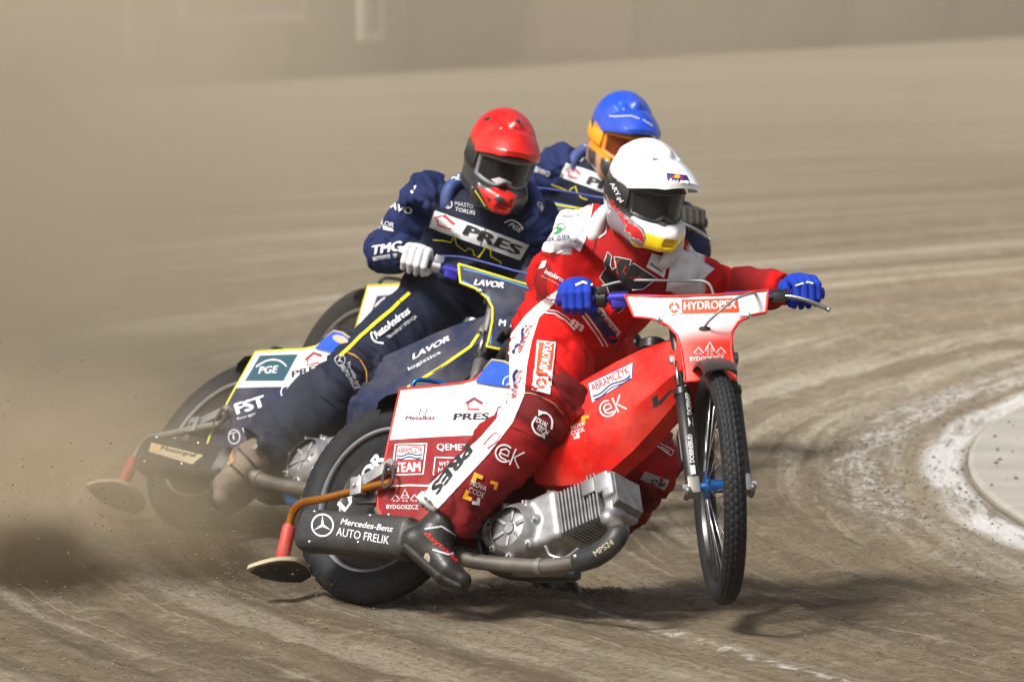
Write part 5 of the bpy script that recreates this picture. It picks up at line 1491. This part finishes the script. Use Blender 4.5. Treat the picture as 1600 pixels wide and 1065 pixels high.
S = Surf(NB['sil']); patch(S, [(237, 691), (318, 710.6), (300.5, 725), (232, 705)], M_cream, 1); text(S, 'Motorgraf', 250, 704, 307, 717, 9, Bk, .03, .2, 2.5); patch(S, [(240, 701), (252, 696), (246, 705)], Go, 2.5)
S = Surf(NB['cowl'])
text(S, 'LAVOR', 740, 445, 787, 450.5, 9.5, Wt, .05, .2); text(S, 'PRES', 841, 467.5, 875, 474, 9, Wt, .03); stroke(S, [(826, 460), (831, 454), (837, 459), (835, 465), (827, 463)], 1.3, Wt, closed=True)
for i, c in enumerate('MARWIS'):
    x, y = 777 + 17 * i, 500 + 2.6 * i
    text(S, c, x + 2, y + 8.5, x + 12.5, y + 10, 10, Wt, .03)
stroke(S, [(720, 437), (716, 418), (750, 426), (790, 438), (842, 455)], 2, M_pr_blue, 1.5); stroke(S, [(720, 438), (747.5, 451), (764, 464), (771, 485), (766, 538)], 2, M_pr_blue, 1.5)
patch(S, disc_pts(797, 490, 5, 12, 3), Bk, 2, 'cable_slot')
S = Surf(NB['tank'])
stroke(S, [(762, 500), (735, 541), (686, 575), (637, 605)], 4, Ye, 1.5); text(S, 'LAVOR', 645, 562, 704, 531, 8, Wt, .04, .3); text(S, 'logistics', 640, 580, 690, 553, 6.5, Wt, .01)
# ---- second rider
S = Surf(BN, None, 1.25)
stroke(S, disc_pts(701, 319, 5.5, 12, 6.5), 2.2, Gr, 2, closed=True); stroke(S, [(699, 314), (703, 318), (699, 321), (703, 325)], 1.4, Gr)
text(S, 'MIASTO', 711, 321, 740, 326, 6, Gr, .0); text(S, 'TORUŃ', 711, 329.5, 742, 336, 8, Wt, .0)
patch(S, [(680, 329), (827, 382), (812, 406), (670, 355)], Wt, 1.5, 'print_patch', 4); house(S, 682, 350, 27, 18, .33, Rd, Rd)
text(S, 'PRES', 722, 365, 811, 400, 17, Bk, .05, .08)
text(S, 'PGE', 794, 353, 815, 364, 7, Wt, .01, .3); stroke(S, [(788, 348), (799, 344), (812, 350), (818, 358)], 2, Wt, smooth=4)
stroke(S, [(675.5, 375), (692, 376), (706, 377), (709, 371), (712, 370), (715, 381), (722, 386), (729, 391), (733, 386), (740, 389), (743, 399), (749, 401), (758.6, 385), (766, 388), (767, 399), (782.5, 408), (780, 415)], 1.8, Ye, 4.5)
stroke(S, [(764, 332), (756, 368), (744, 402), (738, 430)], 1.2, Bk, 2.6)
M_seamn = mat('seam_navy', srgb('#0a1022'), .9, dust=.01)
for q in ([(664, 292), (672, 320), (668, 350), (655, 372)], [(620, 462), (640, 500), (650, 540)], [(560, 560), (586, 572), (604, 596)], [(500, 618), (528, 640), (545, 668)], [(600, 372), (620, 380), (640, 376)]): stroke(S, q, 1.4, M_seamn, 2.2, 'seam', smooth=4)
text(S, 'BRAVO', 594, 320, 641, 336, 11, Wt, .03); text(S, 'LOR', 597, 351, 616, 355, 7, Wt, .02); patch(S, [(592, 357), (598, 352), (614, 356), (616, 362)], Wt, 1.2)
text(S, 'TMG', 584, 398, 630, 391, 14, Wt, .05, .25); stroke(S, [(583, 404), (624, 398)], 6, Gr, 1.5); text(S, 'sports', 590, 406, 618, 402, 4, Nv, .01, 0, 3)
patch(S, [(641, 300), (648, 290), (651, 291), (645, 303)], Wt, 1.2)
stroke(S, [(532, 556), (545, 544), (564, 525), (590, 502), (613, 483), (625, 471), (640, 458)], 5, Ye, 1.8)
text(S, 'AutoAndreas', 588, 531, 642, 489, 12, Wt, .04, .1); text(S, 'TRANSPORT SPEDYCJA', 608, 531, 652, 497, 6, Wt, .0); stroke(S, [(582, 519), (580, 524), (586, 533), (599, 537)], 2.5, Wt, smooth=3)
star_logo(S, 531.5, 563, 8, Gr); text(S, 'Mercedes-Benz', 542, 567, 559, 607, 6, Gr, .005, .1); text(S, 'AUTO FRELIK', 532, 573, 553, 610, 7, Gr, 0)
stroke(S, [(540, 548), (560, 560), (572, 580), (574, 600)], 1.2, M_pr_gold, 2, smooth=3)
stroke(S, [(380, 676), (388, 690), (402, 708), (416, 724)], 4, M_cream, 2)
# ---- third motorcycle and rider
S = Surf(FB['panel']); patch(S, [(589, 462), (640, 458), (628, 498), (574, 504)], M_pr_purple, 1); text(S, 'PGE', 585, 486, 614, 482, 11, Wt, .02, .3, 3); stroke(S, [(588, 476), (600, 466), (616, 464)], 2, Wt, 3, smooth=4)
S = Surf(BF, None, 1.25)
patch(S, [(885, 255), (1000, 292), (990, 318), (874, 276)], Wt, 1.5, 'print_patch', 4); house(S, 886, 274, 20, 16, .3, Rd, Rd); text(S, 'PRES', 915, 287, 988, 311, 14, Bk, .05, .08)
stroke(S, [(862, 288), (876, 293), (889, 299), (894, 294), (899, 291), (903, 302), (909, 309), (918, 312)], 1.6, Ye)
stroke(S, disc_pts(906, 247, 5, 12, 5.5), 2, Gr, 2, closed=True); text(S, 'MIASTO', 914, 250, 936, 257, 5, Gr, 0)
text(S, 'BRAVO', 836, 268, 858, 276, 8, Wt, .03)
S = Surf(HN)
patch(S, [(746, 290), (756, 296), (774, 293), (790, 296), (808, 306), (802, 322), (790, 338), (776, 339), (762, 322)], M_pred, 5, 'chin_guard', 3.5)
patch(S, [(771, 311), (781, 306), (790, 312), (782, 318)], Bk, 7, 'chin_vent', 3)
for q in ([(760, 306), (768, 312), (764, 316)], [(796, 312), (802, 312), (798, 320)]): patch(S, q, Bk, 7, 'chin_vent', 3)
stroke(S, [(772, 320), (780, 334)], 1.2, mat('dark_red_crease_shade_and_speck', srgb('#7c0a06'), .4, dust=.02), 7); stroke(S, [(731, 232), (735, 245), (742, 256)], 2, Gr, 1.5); stroke(S, [(738, 292), (748, 306), (758, 322)], 1.5, Ye, 1.5)  # dark red line paints the shaded facet edge of the chin guard
for q in ([(756, 186), (764, 182), (766, 186), (758, 190)], [(806, 186), (814, 190), (812, 194), (805, 190)], [(768, 206), (776, 205), (776, 209)], [(800, 208), (808, 210), (802, 212)]): patch(S, q, Bk, 1.2, 'vent', 3)
M_dkred = mat('dark_red_crease_shade_and_speck', srgb('#7c0a06'), .4, dust=.02)
for x, y, r_ in ((805, 200, 2.4), (772, 201, 1.5), (745, 205, 1.3), (820, 232, 1.2), (790, 188, 1.0)): patch(S, disc_pts(x, y, r_, 7, r_ * .8), Bk if r_ > 2 else M_dkred, 1, 'scuff', 2)
stroke(S, [(752, 196), (758, 214), (768, 228)], 1.2, M_dkred, 1); stroke(S, [(826, 194), (820, 214), (812, 230)], 1.2, M_dkred, 1)  # shade of the shell creases painted as dark red lines
S = Surf(LNN); patch(S, [(767, 280), (780, 277), (801, 286), (795, 290), (776, 287)], Wt, 2, 'nose_guard', 4)
S = Surf(HF)
for q in ([(957, 150), (968, 160), (976, 170)], [(950, 158), (960, 166), (966, 174)], [(984, 148), (990, 160), (988, 170)]): stroke(S, q, 1.6, M_pr_blue, 1)
S = Surf(PKF); stroke(S, [(936, 180), (960, 182), (986, 181), (1006, 188), (1020, 197)], 1.8, Gr, 1.5)
for S_, x, y in ((Surf(bpy.data.objects['neck_brace.001']), 0, 0),):
    text(S_, 'CANAL+', 678, 276, 727, 283, 9, Wt, .03); text(S_, 'ORLEN', 838, 318, 856, 346, 7, Wt, .03)
text(Surf(bpy.data.objects['neck_brace.002']), 'CANAL+', 884, 218, 921, 230, 7, Wt, .03)

# ================================================================== dust in the air
def dust(name, c, rad, dens, label, nscale, seed, low=.0, col=(.87, .77, .61), thr=(.38, .68), flat=0.0):
    V, F = lathe([(1e-3, -1), (.30, -.95), (.59, -.81), (.81, -.59), (.95, -.31), (1, 0), (.95, .31), (.81, .59), (.59, .81), (.30, .95), (1e-3, 1)], 24)
    V = [(c[0] + p[0] * rad[0], c[1] + p[1] * rad[1], max(.005, c[2] + p[2] * rad[2])) for p in V]
    m = bpy.data.materials.new(name + '_air'); m.use_nodes = True
    N, L = m.node_tree.nodes, m.node_tree.links
    N.remove(N['Principled BSDF'])
    pv = N.new('ShaderNodeVolumePrincipled'); pv.inputs['Color'].default_value = (*col, 1); pv.inputs['Anisotropy'].default_value = .25
    g = N.new('ShaderNodeNewGeometry')
    sub = N.new('ShaderNodeVectorMath'); sub.operation = 'SUBTRACT'; sub.inputs[1].default_value = c; L.new(g.outputs['Position'], sub.inputs[0])
    dv = N.new('ShaderNodeVectorMath'); dv.operation = 'DIVIDE'; dv.inputs[1].default_value = rad; L.new(sub.outputs[0], dv.inputs[0])
    ln = N.new('ShaderNodeVectorMath'); ln.operation = 'LENGTH'; L.new(dv.outputs[0], ln.inputs[0])
    fo = N.new('ShaderNodeMapRange'); fo.interpolation_type = 'SMOOTHSTEP'
    for i, v in enumerate((1.0, .25, 0, 1)): fo.inputs[i + 1].default_value = v
    L.new(ln.outputs['Value'], fo.inputs[0])
    nz = N.new('ShaderNodeTexNoise'); nz.noise_dimensions = '4D'; nz.inputs['W'].default_value = seed; nz.inputs['Scale'].default_value = nscale; nz.inputs['Detail'].default_value = 4; nz.inputs['Distortion'].default_value = .6
    L.new(g.outputs['Position'], nz.inputs['Vector'])
    th = N.new('ShaderNodeMapRange'); th.interpolation_type = 'SMOOTHSTEP'
    for i, v in enumerate((thr[0], thr[1], low, 1)): th.inputs[i + 1].default_value = v
    L.new(nz.outputs['Fac'], th.inputs[0])
    a = N.new('ShaderNodeMath'); a.operation = 'MULTIPLY'; L.new(fo.outputs[0], a.inputs[0]); L.new(th.outputs[0], a.inputs[1])
    b = N.new('ShaderNodeMath'); b.operation = 'MULTIPLY'; b.inputs[1].default_value = dens; L.new(a.outputs[0], b.inputs[0])
    L.new(b.outputs[0], pv.inputs['Density']); L.new(pv.outputs[0], N['Material Output'].inputs['Volume'])
    o = mesh(name, (V, F), m); tag(o, label, 'dust', kind='stuff')
    return o
dust('dust_cloud', (-1.95, 1.55, .20), (1.75, 1.75, .50), 1.7, 'thick low dust thrown up behind the leading rear wheel', 1.9, 1.0, .10, (.86, .73, .51))
dust('dust_cloud', (-1.30, .55, .05), (1.30, .48, .19), 8.0, 'dark low swirl of dirt thrown along the ground at lower left', 3.2, 5.0, .08, (.20, .15, .095))
dust('dust_cloud', (-2.9, 5.4, .9), (2.9, 4.2, 2.2), 1.5, 'tan dust plume billowing at the left behind the second motorcycle', .9, 2.0, .22, (.91, .80, .61))
dust('dust_cloud', (-2.5, 17.5, 1.6), (15, 9.5, 3.4), .165, 'wide pale dust drifting before the far fence', .28, 3.0, .35)
pts = []
for i in range(6500):                      # grains thrown off the rear tyres
    if i % 2: b = on_ground(600, 935); v = Vector((-1.9, .75, 0))
    else: b = on_ground(330, 812); v = Vector((-1.5, 1.1, 0))
    t = random.random() ** 1.4; sp = .12 + .5 * t
    p = Vector(b) + v * t + Vector((random.gauss(0, sp * .5), random.gauss(0, sp * .6), abs(random.gauss(0, .05 + .33 * t))))
    pts.append(((p.x, p.y, max(p.z, .01)), (.0010 + .0045 * random.random() ** 5)))
tag(clods('flying_dirt', pts), 'fine grains of dirt flying off the rear tyres', 'dirt', kind='stuff')
hz = bpy.data.materials.new('haze_air'); hz.use_nodes = True
N, L = hz.node_tree.nodes, hz.node_tree.links; N.remove(N['Principled BSDF'])
pv = N.new('ShaderNodeVolumePrincipled'); pv.inputs['Color'].default_value = (.86, .78, .66, 1); pv.inputs['Density'].default_value = .0003; pv.inputs['Anisotropy'].default_value = .2
L.new(pv.outputs[0], N['Material Output'].inputs['Volume'])
tag(mesh('haze', box((0, 60, 1.5), (160, 160, 2.6)), hz, smooth=False), 'thin dusty air over the whole track', 'haze', kind='stuff')
